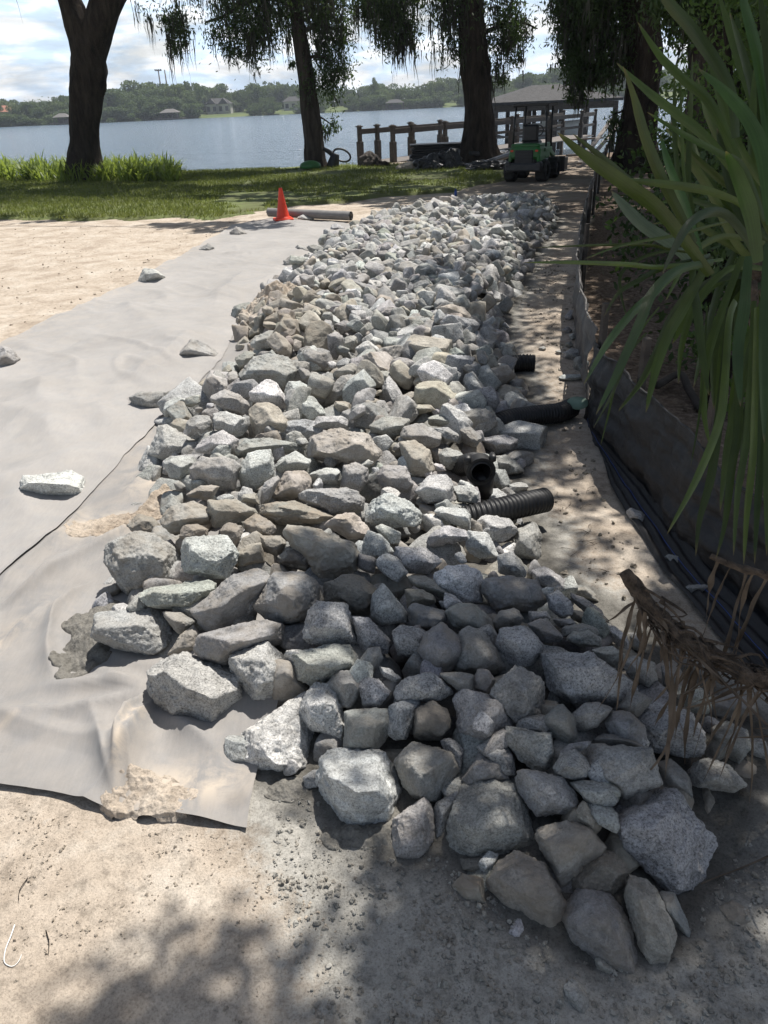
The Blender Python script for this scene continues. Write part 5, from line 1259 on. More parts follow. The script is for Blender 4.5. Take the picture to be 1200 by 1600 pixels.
LV=[([(1150,215),(1140,135),(1087,52),(1042,0),(1010,-60)],36,1.45,1.35),([(1155,250),(1110,161),(1069,124),(1031,86),(996,34)],28,1.5,1.45),([(1165,290),(1106,217),(1061,180),(1012,142),(963,98)],28,1.42,1.35),
([(1085,380),(1060,330),(1035,281),(1009,217),(990,150),(974,104)],30,1.4,1.3),([(1110,430),(1035,334),(982,292),(919,247),(871,207)],40,1.35,1.15),([(1090,390),(1039,334),(960,262),(895,209)],22,1.4,1.25),
([(1090,420),(1053,383),(1000,347),(955,298)],36,1.5,1.5,(.16,.2,.16)),([(1170,330),(1147,313),(1100,297),(1033,287),(968,280)],22,1.35,1.3),([(1130,405),(1035,417),(980,413),(900,410),(818,410)],13,1.4,1.15),
([(1110,400),(1047,390),(1013,383),(933,383),(836,387)],8,1.5,1.25),([(1150,345),(1110,353),(1053,368),(973,383),(912,405)],9,1.4,1.3),([(1180,400),(1167,373),(1137,337),(1107,332),(1077,350),(1053,390),(1035,428)],26,1.3,1.2,(.075,.12,.05)),
([(1110,400),(1033,420),(1000,437),(967,457),(944,494)],15,1.4,1.3),([(1110,400),(1057,427),(1017,463),(987,490),(947,540),(912,601)],26,1.4,1.22,(.07,.12,.05)),([(1115,410),(1057,423),(1020,457),(1000,503),(970,570),(931,648)],28,1.35,1.2,(.075,.13,.05)),
([(1110,400),(1090,440),(1067,483),(1047,517),(1027,570),(1009,645)],30,1.4,1.32),([(1100,420),(1050,490),(1027,543),(1000,597),(966,641)],16,1.5,1.4),([(1085,400),(1083,440),(1090,483),(1097,550),(1108,618)],26,1.4,1.35),
([(1170,400),(1165,453),(1163,483),(1153,550),(1157,635)],32,1.35,1.3,(.07,.12,.045)),([(1200,380),(1197,430),(1193,550),(1194,692)],28,1.3,1.25,(.07,.12,.045)),([(1090,380),(1010,400),(972,425),(970,457),(980,498)],10,1.5,1.5),
([(1085,390),(1080,360),(1069,277),(1065,187),(1063,122)],10,1.45,1.5),([(1095,400),(1090,380),(1076,281),(1080,150),(1082,84)],15,1.5,1.55),([(1205,350),(1192,240),(1170,187),(1132,142),(1091,107)],40,1.25,1.3,(.07,.13,.035)),
([(1215,300),(1205,240),(1192,124),(1177,56),(1162,0),(1150,-60)],34,1.3,1.35,(.07,.14,.035)),([(1215,200),(1205,150),(1195,50),(1185,-20)],22,1.3,1.3),([(1185,410),(1174,337),(1155,281),(1134,236)],42,1.25,1.1,(.06,.12,.03)),
([(1195,345),(1162,262),(1125,240),(1061,206),(1011,175)],18,1.35,1.2,(.06,.13,.035)),([(1095,400),(1069,319),(1046,262),(1032,212)],26,1.45,1.5,(.08,.17,.04)),([(1085,380),(1070,350),(1055,225),(1054,118)],14,1.6,1.6),
([(1150,470),(1140,500),(1133,600),(1127,650),(1110,700),(1083,760),(1042,835)],26,1.4,1.25,(.10,.14,.035)),([(1140,480),(1130,600),(1120,683),(1110,750),(1093,813),(1087,869)],26,1.4,1.3,(.10,.14,.035)),([(1150,480),(1153,560),(1153,667),(1143,733),(1133,817),(1119,872)],24,1.4,1.32,(.09,.13,.035)),
([(1178,470),(1175,560),(1167,683),(1153,767),(1146,868)],22,1.38,1.3,(.09,.13,.035)),([(1182,480),(1180,600),(1177,700),(1167,800),(1162,882)],23,1.35,1.3,(.10,.14,.03)),([(1192,480),(1192,600),(1190,700),(1183,800),(1179,882)],23,1.33,1.28,(.09,.14,.035)),
([(1203,480),(1200,650),(1198,760),(1198,869)],20,1.3,1.25,(.08,.12,.03)),([(1010,520),(985,550),(963,600),(947,633),(927,669)],9,1.5,1.4),([(1030,480),(1000,520),(963,600),(950,650),(938,698)],7,1.5,1.42),([(1060,500),(1025,560),(1000,600),(987,617),(966,643)],14,1.5,1.45),
([(1105,480),(1100,560),(1097,610),(1090,667),(1079,729)],7,1.45,1.4),
([(1160,400),(1130,480),(1105,560),(1100,640),(1110,700)],24,1.5,1.5),([(1180,360),(1120,300),(1090,250),(1075,190)],20,1.6,1.7),([(1200,300),(1150,220),(1120,130),(1105,60)],26,1.55,1.6),([(1200,260),(1185,180),(1165,100),(1140,20)],24,1.6,1.65),
([(1195,420),(1140,420),(1090,470),(1065,540),(1060,600)],20,1.55,1.55),([(1195,380),(1130,370),(1080,400),(1040,470)],18,1.55,1.5),([(1210,420),(1200,520),(1190,640),(1170,760)],26,1.45,1.45,(.07,.1,.03)),([(1200,440),(1170,560),(1140,680),(1125,800)],24,1.5,1.5,(.07,.1,.03)),
([(1205,330),(1150,300),(1090,250),(1040,200)],20,1.6,1.65),([(1210,380),(1130,330),(1060,310),(1010,330)],16,1.6,1.6),([(1205,300),(1190,200),(1150,80),(1120,-20)],24,1.7,1.8),([(1215,430),(1170,460),(1120,530),(1115,640)],22,1.6,1.6)]
LV+=[([(1190,420),(1150,380),(1110,300),(1070,240),(1048,190)],26,1.62,1.62),([(1200,400),(1165,350),(1140,280),(1120,200)],30,1.58,1.6),([(1210,430),(1160,430),(1110,440),(1060,480),(1035,540)],22,1.62,1.62),([(1205,440),(1175,520),(1150,600),(1138,700)],26,1.56,1.55),
([(1215,390),(1180,300),(1175,200),(1180,100)],26,1.6,1.6),([(1210,420),(1170,400),(1120,370),(1075,345),(1020,350)],20,1.66,1.66),([(1205,450),(1190,560),(1165,660),(1160,760)],26,1.55,1.52),([(1200,430),(1150,470),(1125,560),(1120,660)],22,1.66,1.66),([(1215,360),(1160,280),(1110,190),(1090,120)],24,1.7,1.7)]
for k in range(36):
    a=rng.uniform(-2.6,1.9); L_=rng.uniform(130,330); c0=(1185+rng.normal(0,14),400+rng.normal(0,30)); m_=(c0[0]+math.cos(a)*L_*.5,c0[1]-math.sin(a)*L_*.5-20); e_=(c0[0]+math.cos(a)*L_*.85,c0[1]-math.sin(a)*L_*.85+rng.uniform(0,70))
    if e_[0]<1010: e_=(1010+rng.uniform(0,40),e_[1])
    LV.append(([c0,m_,e_],rng.uniform(16,26),1.66,1.72))
for k,a in enumerate(LV):
    sword(a[0],a[1],a[2],a[3],*( [a[4]] if len(a)>4 else []),face=rng.uniform(-.35,.35))
V,F=tube(smooth_line([np.array([1.42,1.5,-.03]),atD(1270,900,1.62),atD(1240,640,1.6),atD(1205,460,1.62),atD(1180,410,1.6)],30),np.linspace(.045,.02,30),20,noise=.25,ns=14); mesh('stem',V,F,M['fibre'],plant)
V,F=tube(smooth_line([atD(1260,760,1.6),atD(1200,560,1.55),atD(1180,500,1.6),atD(1172,440,1.6)],20),np.linspace(.022,.012,20),16,noise=.25,ns=14); mesh('stem',V,F,M['fibre'],plant)
# ------------------------------------------------------------ dead stem with hanging dry leaves
ds=empty('dead_stem',atD(1180,1080,1.75),'broken brown fibrous stem with limp dead leaves hanging over the shaded rocks','dead stem')
SP=smooth_line([atD(975,893,1.78),atD(1000,925,1.78),atD(1040,975,1.76),atD(1085,1010,1.74),atD(1140,1040,1.72),atD(1185,1060,1.7),atD(1240,1085,1.68),atD(1330,1180,1.72)],60)
rad=np.interp(np.linspace(0,1,60),[0,.05,.25,.5,.75,1],[.013,.017,.020,.021,.019,.017])
V,F=tube(SP,rad,40,noise=.55,ns=38); mesh('stalk',V,F,M['fibre'],ds)
SP2=smooth_line([atD(1110,868,1.72),atD(1150,885,1.7),atD(1200,900,1.68),atD(1270,930,1.66)],20); V,F=tube(SP2,.008,14,noise=.5,ns=40); mesh('twig',V,F,M['fibre'],ds)
rs=np.random.default_rng(77); nl=0
def dryleaf(P0,L,w,seed,cur=.12,dirv=(0,0,-1)):
    r=np.random.default_rng(seed); n=16; t=np.linspace(0,1,n); a=r.uniform(0,6.28); bend=r.normal(0,cur,2); f=r.uniform(2,5)
    X=P0[0]+L*(bend[0]*t+.05*np.sin(t*f+a)); Y=P0[1]+L*(bend[1]*t+.05*np.cos(t*f)); Z=np.maximum(P0[2]-L*t,ground_h(X,Y,False)+pile_h(X,Y)[0]*.3+.02)
    tw=a+r.normal(0,1.6)*t+.5*np.sin(t*9+a); ww=w*np.interp(t,[0,.3,.8,1],[.6,1,.7,.1])*(1+.3*np.sin(t*17+a))
    us=(-1,-.3,.35,1); q=[]
    for i in range(n):
        for j,u in enumerate(us): q.append([X[i]+math.cos(tw[i])*ww[i]*u-math.sin(tw[i])*ww[i]*(.7*abs(u)),Y[i]+math.sin(tw[i])*ww[i]*u+math.cos(tw[i])*ww[i]*.7*abs(u),Z[i]])
    idx=np.arange(n*4).reshape(n,4); F=np.stack([idx[:-1,:-1],idx[:-1,1:],idx[1:,1:],idx[1:,:-1]],-1).reshape(-1,4)
    mesh('dead_leaf',np.array(q),F,M['dry'],ds)
for k in range(74):
    i=rs.integers(6,56); P0=SP[i]+rs.normal(0,.012,3); dryleaf(P0,rs.uniform(.16,.36) if k<30 else rs.uniform(.04,.16),rs.uniform(.002,.0065),500+k,.22 if k<34 else .9)
for k,(x,y,L) in enumerate([(1022,950,.33),(1012,960,.22),(1080,1010,.33),(1105,1020,.35),(1100,1010,.30),(1125,1040,.27),(1165,1050,.28),(1190,1060,.3),(1040,990,.2),(1150,890,.22),(1165,890,.26),(1185,895,.3),(1120,880,.18),(1200,900,.3)]):
    D=1.74; dryleaf(atD(x,y,D),L*rs.uniform(.8,1.1),.006,700+k,.10)
SHR=[]
for k in range(110):   # fibre shreds lying along the stalk
    i=rs.integers(6,52); d=SP[i+4]-SP[i]; P=SP[i]+rs.normal(0,.018,3); q=smooth_line([P,P+d*1.2+rs.normal(0,.014,3),P+d*1.9+rs.normal(0,.018,3)-np.array([0,0,.008])],8); V,F=tube(q,np.linspace(.0045,.001,8),5); SHR.append((V,F))
nn_=0; Vs=[];Fs=[]
for V,F in SHR: Vs.append(V); Fs+=[tuple(i+nn_ for i in f) for f in F]; nn_+=len(V)
mesh('fibre_shreds',np.concatenate(Vs),Fs,M['fibre'],ds)['kind']='stuff'
# litter right of the fence: branch and leaf litter
V,F=tube(smooth_line([gp(1025,615,.05),gp(1060,600,.06),gp(1075,620,.05),gp(1092,645,.03)],16),.022,10,noise=.2,ns=9); tag(mesh('fallen_branch',V,F,M['wood']),'bent fallen branch on the litter just behind the fence','branch')
rs=np.random.default_rng(88); n=5000; x=rs.uniform(1.1,6,n); y=rs.uniform(2.2,14,n); fx=np.interp(y,FENCE[::,1][::1],FENCE[:,0]) ; ok=x>fx+.06; x=x[ok];y=y[ok]
Cc=np.stack([x,y,ground_h(x,y,False)+.012],-1); V,F=leafquads(Cc,.06,rs,0,.5); 
V[:,2]=np.repeat(Cc[:,2],4)+(V[:,2]-np.repeat(Cc[:,2],4))*.25
tag(mesh('leaf_litter',V,F,M['dry'],smooth=False),'dry brown leaf litter behind the fence','leaf litter',kind='stuff')
# ------------------------------------------------------------ mini wheel loader
lp=g(832,286); lz=GZ(lp[0],lp[1])
ld=empty('mini_loader',(lp[0]+.12,lp[1]+.7,lz),'small green articulated loader with roof frame, seen from behind on the haul path','loader',rz=R(-27)); ld.scale=(.78,.78,.71)
def lb(name,mat,boxes,tubes=(),smooth=False):
    b=MB()
    for q in boxes: b.box(*q)
    for P,r in tubes: b.tube(P,r,10)
    return b.build(name,mat,ld,smooth,True)
# x right, y forward (away), z up; rear at y=-.9
lb('engine_cover',M['green'],[((0,-.52,.80),(.86,.70,.34),0,.07),((0,-.50,.99),(.80,.62,.10),0,.04),((-.385,-.60,.66),(.10,.55,.20),0,.03),((.385,-.60,.66),(.10,.55,.20),0,.03)])
gr=lb('grille',M['black'],[((0,-.885,.70),(.50,.05,.36),0,.02)])
for k in range(7):
    pass
b=MB(); 
for k in range(8): b.box((0,-.915,.56+k*.04),(.46,.012,.014),0,.003)
b.build('louvre_slats',M['darksteel'],gr,False,True)
lb('counterweight',M['darksteel'],[((0,-.80,.42),(1.02,.30,.24),0,.05),((-.42,-.86,.50),(.16,.20,.14),0,.03),((.42,-.86,.50),(.16,.20,.14),0,.03)])
lb('chassis',M['darksteel'],[((0,-.2,.42),(.56,1.1,.22),0,.03),((0,.55,.42),(.5,.7,.26),0,.03)])
lb('operator_deck',M['green'],[((0,.05,.74),(.80,.55,.30),0,.05),((.36,.02,.95),(.10,.46,.16),0,.03),((-.36,.02,.95),(.10,.46,.16),0,.03)])
st=lb('seat',M['black'],[((0,-.16,1.05),(.46,.42,.12),0,.05),((0,-.33,1.30),(.44,.12,.46),0,.06)])
V=[];cx=[(math.cos(a)*.17,.30+.06*math.sin(a),1.34+.15*math.sin(a)) for a in np.linspace(0,2*math.pi,25)]
b=MB(); b.tube(cx,.016,8); b.tube([(0,.30,1.34),(0,.42,1.0)],.022,8); b.box((0,.30,1.34),(.3,.02,.02)); b.build('steering_wheel',M['black'],ld,True,True)
fr=.022
posts=[[(-.46,-.40,.95),(-.44,-.42,1.5),(-.42,-.36,2.02)],[(.46,-.40,.95),(.44,-.42,1.5),(.42,-.36,2.02)],[(-.40,.34,.9),(-.38,.36,1.5),(-.37,.40,2.02)],[(.40,.34,.9),(.38,.36,1.5),(.37,.40,2.02)]]
for P in posts: b=MB(); b.tube(P,.026,8); b.build('roof_post',M['black'],ld,True,True)
lb('roof_frame',M['black'],[((0,.02,2.06),(1.0,.95,.05),0,.02),((0,-.44,2.05),(.98,.05,.08),0,.015),((.45,.02,2.03),(.06,.92,.08),0,.015),((-.45,.02,2.03),(.06,.92,.08),0,.015),((.43,-.36,1.88),(.10,.08,.26),0,.02)])
lb('side_guard',M['green'],[((.44,-.1,.86),(.05,.7,.10),0,.015),((-.44,-.1,.86),(.05,.7,.10),0,.015)])
for sx in (-1,1):
    l=lb('tail_light',M['orange'],[((sx*.34,-.875,.86),(.08,.03,.05),0,.01)])
def wheel(x,y):
    root=None; V=[];F=[];sg=40; w=.145; rr=.29
    prof=[(.15,-w*.8),(.2,-w),(.26,-w),(rr,-w*.72),(rr,w*.72),(.26,w),(.2,w),(.15,w*.8)]
    for a in range(sg):
        an=a/sg*2*math.pi
        for j,(r,o) in enumerate(prof):
            lug=.02 if (j in(3,4) and (a%4<2)) else 0
            V.append((x+o,y+(r+lug)*math.cos(an),.30+(r+lug)*math.sin(an)))
    k=len(prof); F=[(a*k+j,a*k+j+1,((a+1)%sg)*k+j+1,((a+1)%sg)*k+j) for a in range(sg) for j in range(k-1)]
    t=mesh('wheel',V,F,M['rubber'],ld,False,True)
    b=MB(); b.tube([(x-.09,y,.30),(x+.09,y,.30)],.155,20); b.tube([(x-.12,y,.30),(x+.12,y,.30)],.05,12); b.build('rim',M['darksteel'],t,True,True)
for x in (-.44,.44):
    for y in (-.52,.58): wheel(x,y)
lb('loader_arm',M['green'],[((-.2,.95,.75),(.10,1.1,.14),0,.02,-.35),((.2,.95,.75),(.10,1.1,.14),0,.02,-.35)])
lb('bucket',M['darksteel'],[((0,1.55,.32),(1.05,.06,.45),0,.01),((0,1.75,.11),(1.05,.45,.05),0,.01),((-.5,1.72,.3),(.04,.42,.40),0,.01),((.5,1.72,.3),(.04,.42,.40),0,.01)])
# little blue marker
p=g(712,306); b=MB(); b.tube([(p[0],p[1],GZ(p[0],p[1])-.02),(p[0],p[1],.09)],.025,12); b.tube([(p[0],p[1],.09),(p[0],p[1],.125)],.014,10); tag(b.build('water_bottle',M['blue'],None,True),'small blue bottle standing at the lawn corner','bottle')
# ------------------------------------------------------------ dock with railings
dk=empty('dock',(.3,26.2,0),'weathered wooden dock with capped railing posts leading out to the boathouse','dock')
rail_px=[(591,252),(616,249),(656,245),(697,241),(742,236),(785,226),(812,220)]
W=[g(x,y) for x,y in rail_px]
W=[np.array([.25,26.2,0]),np.array([.85,26.8,0]),np.array([2.0,28.2,0]),np.array([3.1,29.4,0]),np.array([4.7,31.2,0]),np.array([6.6,33.6,0]),np.array([8.4,36.0,0]),np.array([9.6,38.4,0])]
for i in range(len(W)-1):
    a,b_=W[i],W[i+1]; d=b_-a; L=np.linalg.norm(d); rz=math.atan2(d[1],d[0]); c=(a+b_)/2; n_=np.array([d[1],-d[0],0])/L
    b=MB(); nb=max(1,int(L/.15))
    for k in range(nb): q=a+d*((k+.5)/nb)+n_*.0; b.box((q[0],q[1],-.03),(L/nb-.012,1.5,.04),rz,.004)
    b.build('deck_boards',M['woodpale'],dk)
    for s,zz in((.75,.86),(.75,.50) if False else (.75,.84),(-.75,.85)):
        pass
    for s in (-.72,.72):
        q=c+n_*s; MB().box((q[0],q[1],.84),(L-.10,.045,.15),rz,.006).build('rail',M['wood'],dk)
        if i>3: MB().box((q[0],q[1],.42),(L-.10,.04,.10),rz,.006).build('rail',M['wood'],dk)
for i,a in enumerate(W):
    d=(W[min(i+1,len(W)-1)]-W[max(i-1,0)]); d/=np.linalg.norm(d); n_=np.array([d[1],-d[0],0]); rz=math.atan2(d[1],d[0])
    for s in (-.72,.72):
        q=a+n_*s
        pst=MB().box((q[0],q[1],.18),(.17,.17,.76),rz,.01).box((q[0],q[1],.76),(.115,.115,.42),rz,.006).build('post',M['wood'],dk)
        MB().box((q[0],q[1],.985),(.18,.18,.035),rz,.01).box((q[0],q[1],1.01),(.10,.10,.03),rz,.008).build('post_cap',M['wood'],pst)
        V,F=tube([(q[0],q[1],-2.1),(q[0],q[1],-.21)],.08,10); mesh('pile',V,F,M['wood'],dk)
# ------------------------------------------------------------ boathouse
BY=41.; L_=atY(768,150,BY); Rr=atY(968,150,BY)
bh=empty('boathouse',((L_[0]+Rr[0])/2,BY+2.5,-1),'open boathouse with grey shingled hip roof on posts at the end of the dock','boathouse')
def tz(px,py,Y): return atY(px,py,Y)[2]
xl,xr=L_[0]+.15,Rr[0]; y0_,y1_=BY,BY+5.5; ez=1.42; rzp=2.12
V=np.array([[xl-.2,y0_,ez],[xr+.2,y0_,ez],[xr+.2,y1_,ez],[xl-.2,y1_,ez],[xl+2.3,(y0_+y1_)/2,rzp],[xr-2.3,(y0_+y1_)/2,rzp]]); V=np.r_[V,V-[0,0,.12]]
F=[(0,1,5,4),(1,2,5),(2,3,4,5),(3,0,4),(0,6,7,1),(1,7,8,2),(2,8,9,3),(3,9,6,0),(6,10,11,7),(7,11,8),(8,11,10,9),(9,10,6)]
rf=mesh('roof',V,F,M['shingle'],bh,False)
b=MB(); b.box(((xl+xr)/2,y0_+.12,ez-.27),(xr-xl,.12,.28)); b.box(((xl+xr)/2,y1_-.12,ez-.27),(xr-xl,.12,.28)); b.box((xl+.06,(y0_+y1_)/2,ez-.27),(.12,y1_-y0_-.4,.28)); b.box((xr-.06,(y0_+y1_)/2,ez-.27),(.12,y1_-y0_-.4,.28)); b.build('eave_beam',M['wood'],bh)
for x in np.r_[np.linspace(xl+.1,xr-.1,5)]:
    for y in (y0_+.12,y1_-.12): MB().box((x,y,-.52),(.2,.2,3.2),0,.01).build('post',M['wood'],bh)
for x in (xl+2.2,xl+2.9,xr-.9): MB().box((x,y0_+2.6,-.52),(.18,.18,3.2),0,.01).build('post',M['wood'],bh)
for x in (xr+.5,xr+1.,xr+1.5): 
    V,F=tube([(x,y0_+.5,-2),(x,y0_+.5,.95)],.13,10); pl=mesh('mooring_pile',V,F,M['wood'],bh)
MB().box(((xl+xr)/2-1.6,y0_+.35,-.10),(3.2,.7,.06)).box((xl+.35,(y0_+y1_)/2+.4,-.10),(.7,4.4,.06)).build('walkway',M['woodpale'],bh)
# boat on its lift
bt=empty('boat',(xr-2.6,y0_+2.5,-.2),'white boat hanging on the lift under the boathouse roof','boat')
n=14; V=[];F=[]
for i in range(n):
    t=i/(n-1); x=xr-4.2+t*3.3; wv=.9*math.sin(math.pi*min(1,(1-t)*.9+.12))**.6 if t>.5 else .9; k=.0
    for yy,zz in((-1,.42),(-1,.12),(-.6,-.25),(0,-.42),(.6,-.25),(1,.12),(1,.42)): V.append((x,y0_+2.5+yy*wv,-.05+zz+.12*t*t))
for i in range(n-1): F+=[(i*7+j,i*7+j+1,(i+1)*7+j+1,(i+1)*7+j) for j in range(6)]
F+=[tuple(range(7)),tuple(range((n-1)*7+6,(n-1)*7-1,-1))]; F+=[(i*7,(i+1)*7,(i+1)*7+6,i*7+6) for i in range(n-1)]
mesh('hull',V,F,M['white'],bt,True); MB().box((xr-2.9,y0_+2.5,.50),(.5,.9,.3),0,.05).build('console',M['white'],bt)
# ------------------------------------------------------------ debris by the dock
p=g(690,258); rs=np.random.default_rng(90); X0=p[0];Y0=p[1]+.3
for k in range(9):
    b=MB(); b.box((X0+rs.normal(0,.04),Y0+rs.normal(0,.05),.06+k*.058),(1.75+rs.normal(0,.05),.8,.045),rs.normal(0,.03),.008)
    tag(b.build('composite_board',M['black']),('topmost' if k==8 else ['lowest','second from bottom','third from bottom','fourth from bottom','middle','fourth from top','third from top','second from top'][k])+' dark board of the flat stack under the dock railing','board','boards stacked by the dock')
def crumple(px,py,w,d,h,name,label,cat,mat,seed,amp=.35):
    c=g(px,py); V0,F0=ico(5); P=V0*np.array([w,d,h]); P=P*(1+amp*fbm(V0*2.2+seed,1,4,seed)[:,None]); P=P+c; P[:,2]=np.maximum(P[:,2]-c[2]+GZ(c[0],c[1])+h*.25,GZ(c[0],c[1])-.03); return tag(mesh(name,P,F0,mat),label,cat)
M['film']=simple('black_film',(.02,.02,.022),.3,var=.4,scale=6,bmp=.6,bd=.03)
crumple(672,268,.35,.3,.28,'plastic_bundle','crumpled black plastic bundle in front of the board stack','plastic bundle',M['film'],3)
crumple(702,266,.42,.3,.34,'plastic_bundle','shiny heaped plastic right of the crumpled bundle, before the board stack','plastic bundle',M['film'],4)
crumple(640,266,.35,.25,.16,'soil_lump','low dark soil lump left of the crumpled bundle','soil',M['ground'],5)
crumple(765,268,.55,.35,.17,'folded_tarp','dark folded tarp lying between the thick cypress and the loader','tarp',M['film'],6)
crumple(790,255,.6,.4,.22,'folded_tarp','second dark tarp heap directly beside the loader body','tarp',M['film'],7)
crumple(752,256,.40,.35,.28,'rubble_heap','grey rubble heap at the foot of the thick cypress','rubble',M['siltgrey'],8)
crumple(577,262,.33,.28,.32,'boulder','rounded brown boulder at the shore beside the first dock post','boulder',M['wood'],9,.18)
crumple(597,262,.25,.2,.14,'boulder','low dark stone at the shore right of the rounded boulder','boulder',M['bark'],10,.2)
for k,(q0,q1) in enumerate([((735,262,.35),(790,250,.12)),((730,270,.1),(795,262,.3))]):
    V,F=tube([g(q0[0],q0[1])+[0,0,q0[2]],g(q1[0],q1[1])+[0,0,q1[2]]],.06,14,noise=.1,ns=5); tag(mesh('plastic_roll',V,F,M['film']),['slim dark roll leaning on the rubble under the thick cypress','slim dark roll lying in front of the folded tarp'][k],'roll')
# planks between loader and boathouse
for k,(a,b_,h0,h1) in enumerate([((880,238),(940,236),.35,.38),((885,250),(945,246),.12,.1),((905,262),(952,235),.1,.9),((925,250),(975,215),.1,.8)]):
    A_=g(*a);B_=g(*b_); A_[2]=h0;B_[2]=h1; c=(A_+B_)/2; d=B_-A_; MB().box(c,(np.linalg.norm(d),.12,.05),math.atan2(d[1],d[0]),.005,0,-math.asin(d[2]/np.linalg.norm(d))).build('plank',M['woodpale'])
    bpy.context.scene.collection.objects[-1]; 
pl=[o for o in bpy.data.objects if o.name.startswith('plank')]
for o,l in zip(pl,['raised grey plank right of the loader wheels','lower grey plank right of the loader wheels','plank propped steeply behind the far fence end','plank propped against the dark cypress']): tag(o,l,'plank')
# green machine with black hoop at the foot of the centre cypress
mc=g(500,264); ge=empty('garden_cart',(mc[0],mc[1],GZ(mc[0],mc[1])),'green tub on black frame with hoop handle, under the leaning cypress','garden cart')
z0=GZ(mc[0],mc[1]); S_=1/ (FPX/((mc-CAM)@FW))
V0,F0=ico(4); P=V0*np.array([.30,.22,.15]); P[:,2]=np.maximum(P[:,2],-.05); mesh('tub',P+np.array([mc[0]-.22,mc[1]-.75,z0+.13]),F0,M['green'],ge)
def cp(px,py): return atY(px,py,mc[1])
V,F=tube(smooth_line([cp(505,232),cp(515,238),cp(524,246)],10),np.linspace(.05,.08,10),10); mesh('frame_arm',V,F,M['black'],ge)
V,F=tube(smooth_line([cp(524,240),cp(521,252),cp(519,262)],10),[.12,.13,.14,.15,.16,.17,.18,.19,.2,.2],12,noise=.25,ns=5); mesh('machine_body',V,F,M['black'],ge)
hp=[cp(522+0,242)]+[cp(534+13.5*math.cos(a),242.5-0-9.5*math.sin(a)+ (6*math.cos(a))*.55) for a in np.linspace(math.pi,-math.pi,40)]
V,F=tube(hp[1:],.028,8,False); mesh('hoop',V,F,M['black'],ge)
# ------------------------------------------------------------ far shore
VAR=[]
rs=np.random.default_rng(101)
def far_tree_mesh(kind,seed):
    rs=np.random.default_rng(seed); V=[];F=[];n=0; H=1.
    blobs=[]
    if kind=='round': blobs=[(rs.normal(0,.25),rs.normal(0,.25),rs.uniform(.2,.9),rs.uniform(.12,.22)) for _ in range(24)]
    elif kind=='tall': blobs=[(rs.normal(0,.12),rs.normal(0,.12),z,.20*(1.15-z)+.05) for z in np.linspace(.15,1,15)]
    else: blobs=[(rs.normal(0,.3),rs.normal(0,.3),rs.uniform(.6,.95),rs.uniform(.10,.18)) for _ in range(15)]
    for x,y,z,r in blobs:
        m=int(2600*r*r*3); C=rs.normal(size=(m,3)); C/=np.linalg.norm(C,axis=1)[:,None]; C=C*(r*rs.uniform(.6,1.12,m)[:,None]); C[:,2]*=.8; v,f=leafquads(C+[x,y,z-.06],.062,rs,0,.7); V.append(v);F.append(f+n);n+=len(v)
    return np.concatenate(V),np.concatenate(F)
kinds=['round','tall','open']
LIB={}
for k in kinds:
    for s in range(3):
        V,F=far_tree_mesh(k,200+s*7+len(k)); me=None
        for mt in ('farleaf','farleaf_pale'):
            o=mesh('crown_source',V,F,M[mt],smooth=False); LIB[(k,s,mt)]=o.data; bpy.data.objects.remove(o)
Vt,Ft=tube([(0,0,-.05),(.01,0,.3),(0,.01,.6)],[.028,.02,.01],7)
o=mesh('trunk_source',Vt,Ft,M['farbark']); TRK=o.data; bpy.data.objects.remove(o)
ncount=0; FT=[]
def zone(px):
    for lim,t in [(60,'by the red-roofed house'),(105,'left of the forked trunk'),(165,'behind the forked trunk'),(240,'just right of the forked trunk'),(320,'under the floodlight masts'),(400,'behind the white gabled house'),(470,'left of the leaning cypress'),(560,'right of the leaning cypress'),(600,'left of the far boathouse'),(650,'behind the far boathouse'),(720,'left of the thick cypress'),(800,'right of the thick cypress'),(880,'behind the boathouse roof'),(960,'above the boathouse roof')]:
        if px<lim: return t
    return 'behind the sword leaves'
def far_tree(px,D,top_px,kind=None,mt=None,wide=1.):
    """crown reaching image height top_px at column px"""
    global ncount
    kind=kind or kinds[rs.integers(3)]; s=rs.integers(3); mt=mt or ('farleaf' if rs.random()<.65 else 'farleaf_pale')
    P=atY(px,top_px,D); gz=GZ(P[0],D); h=max(4.,P[2]-gz)
    w_={'round':'broad rounded','tall':'slender tall','open':'open-crowned'}[kind]; c_={'farleaf':'dark green','farleaf_pale':'pale green'}[mt]
    lab=f"{w_} {c_} tree on the far shore {zone(px)}"
    r=empty('shore_tree',(P[0],D,gz),lab,'tree','trees on the far shore'); FT.append((px,w_+' '+c_,zone(px),r)); sw=h*wide*rs.uniform(.85,1.15)
    r.rotation_euler[2]=rs.uniform(0,6.28)
    for nm,me,sc in (('crown',LIB[(kind,s,mt)],(sw,sw,h)),('trunk',TRK,(h,h,h))):
        o=bpy.data.objects.new(nm,me); col.objects.link(o); o.parent=r; o.scale=sc
    ncount+=1
prof=[(-40,158),(0,155),(40,152),(70,160),(100,143),(150,146),(180,142),(215,133),(250,127),(285,134),(330,137),(365,140),(400,130),(440,127),(480,135),(530,138),(560,137),(588,122),(620,136),(650,134),(672,126),(690,118),(720,122),(760,122),(800,118),(840,108),(870,102),(900,106),(960,108),(1000,112),(1100,105),(1240,100)]
px_=[p_[0] for p_ in prof]; py_=[p_[1] for p_ in prof]
LAWNS=[(306,392),(402,470),(505,585),(690,722)]
for px in np.arange(-40,1030,11.):     # the front rank
    x=px+rs.uniform(-5,5); Df=float(farshore(np.array([ (x-590)/FPX*400 ])))+rs.uniform(12,40)+(38 if any(a<x<b for a,b in LAWNS) else 0)
    far_tree(x,Df,np.interp(x,px_,py_)+rs.normal(3,5.),wide=rs.uniform(.8,1.15))
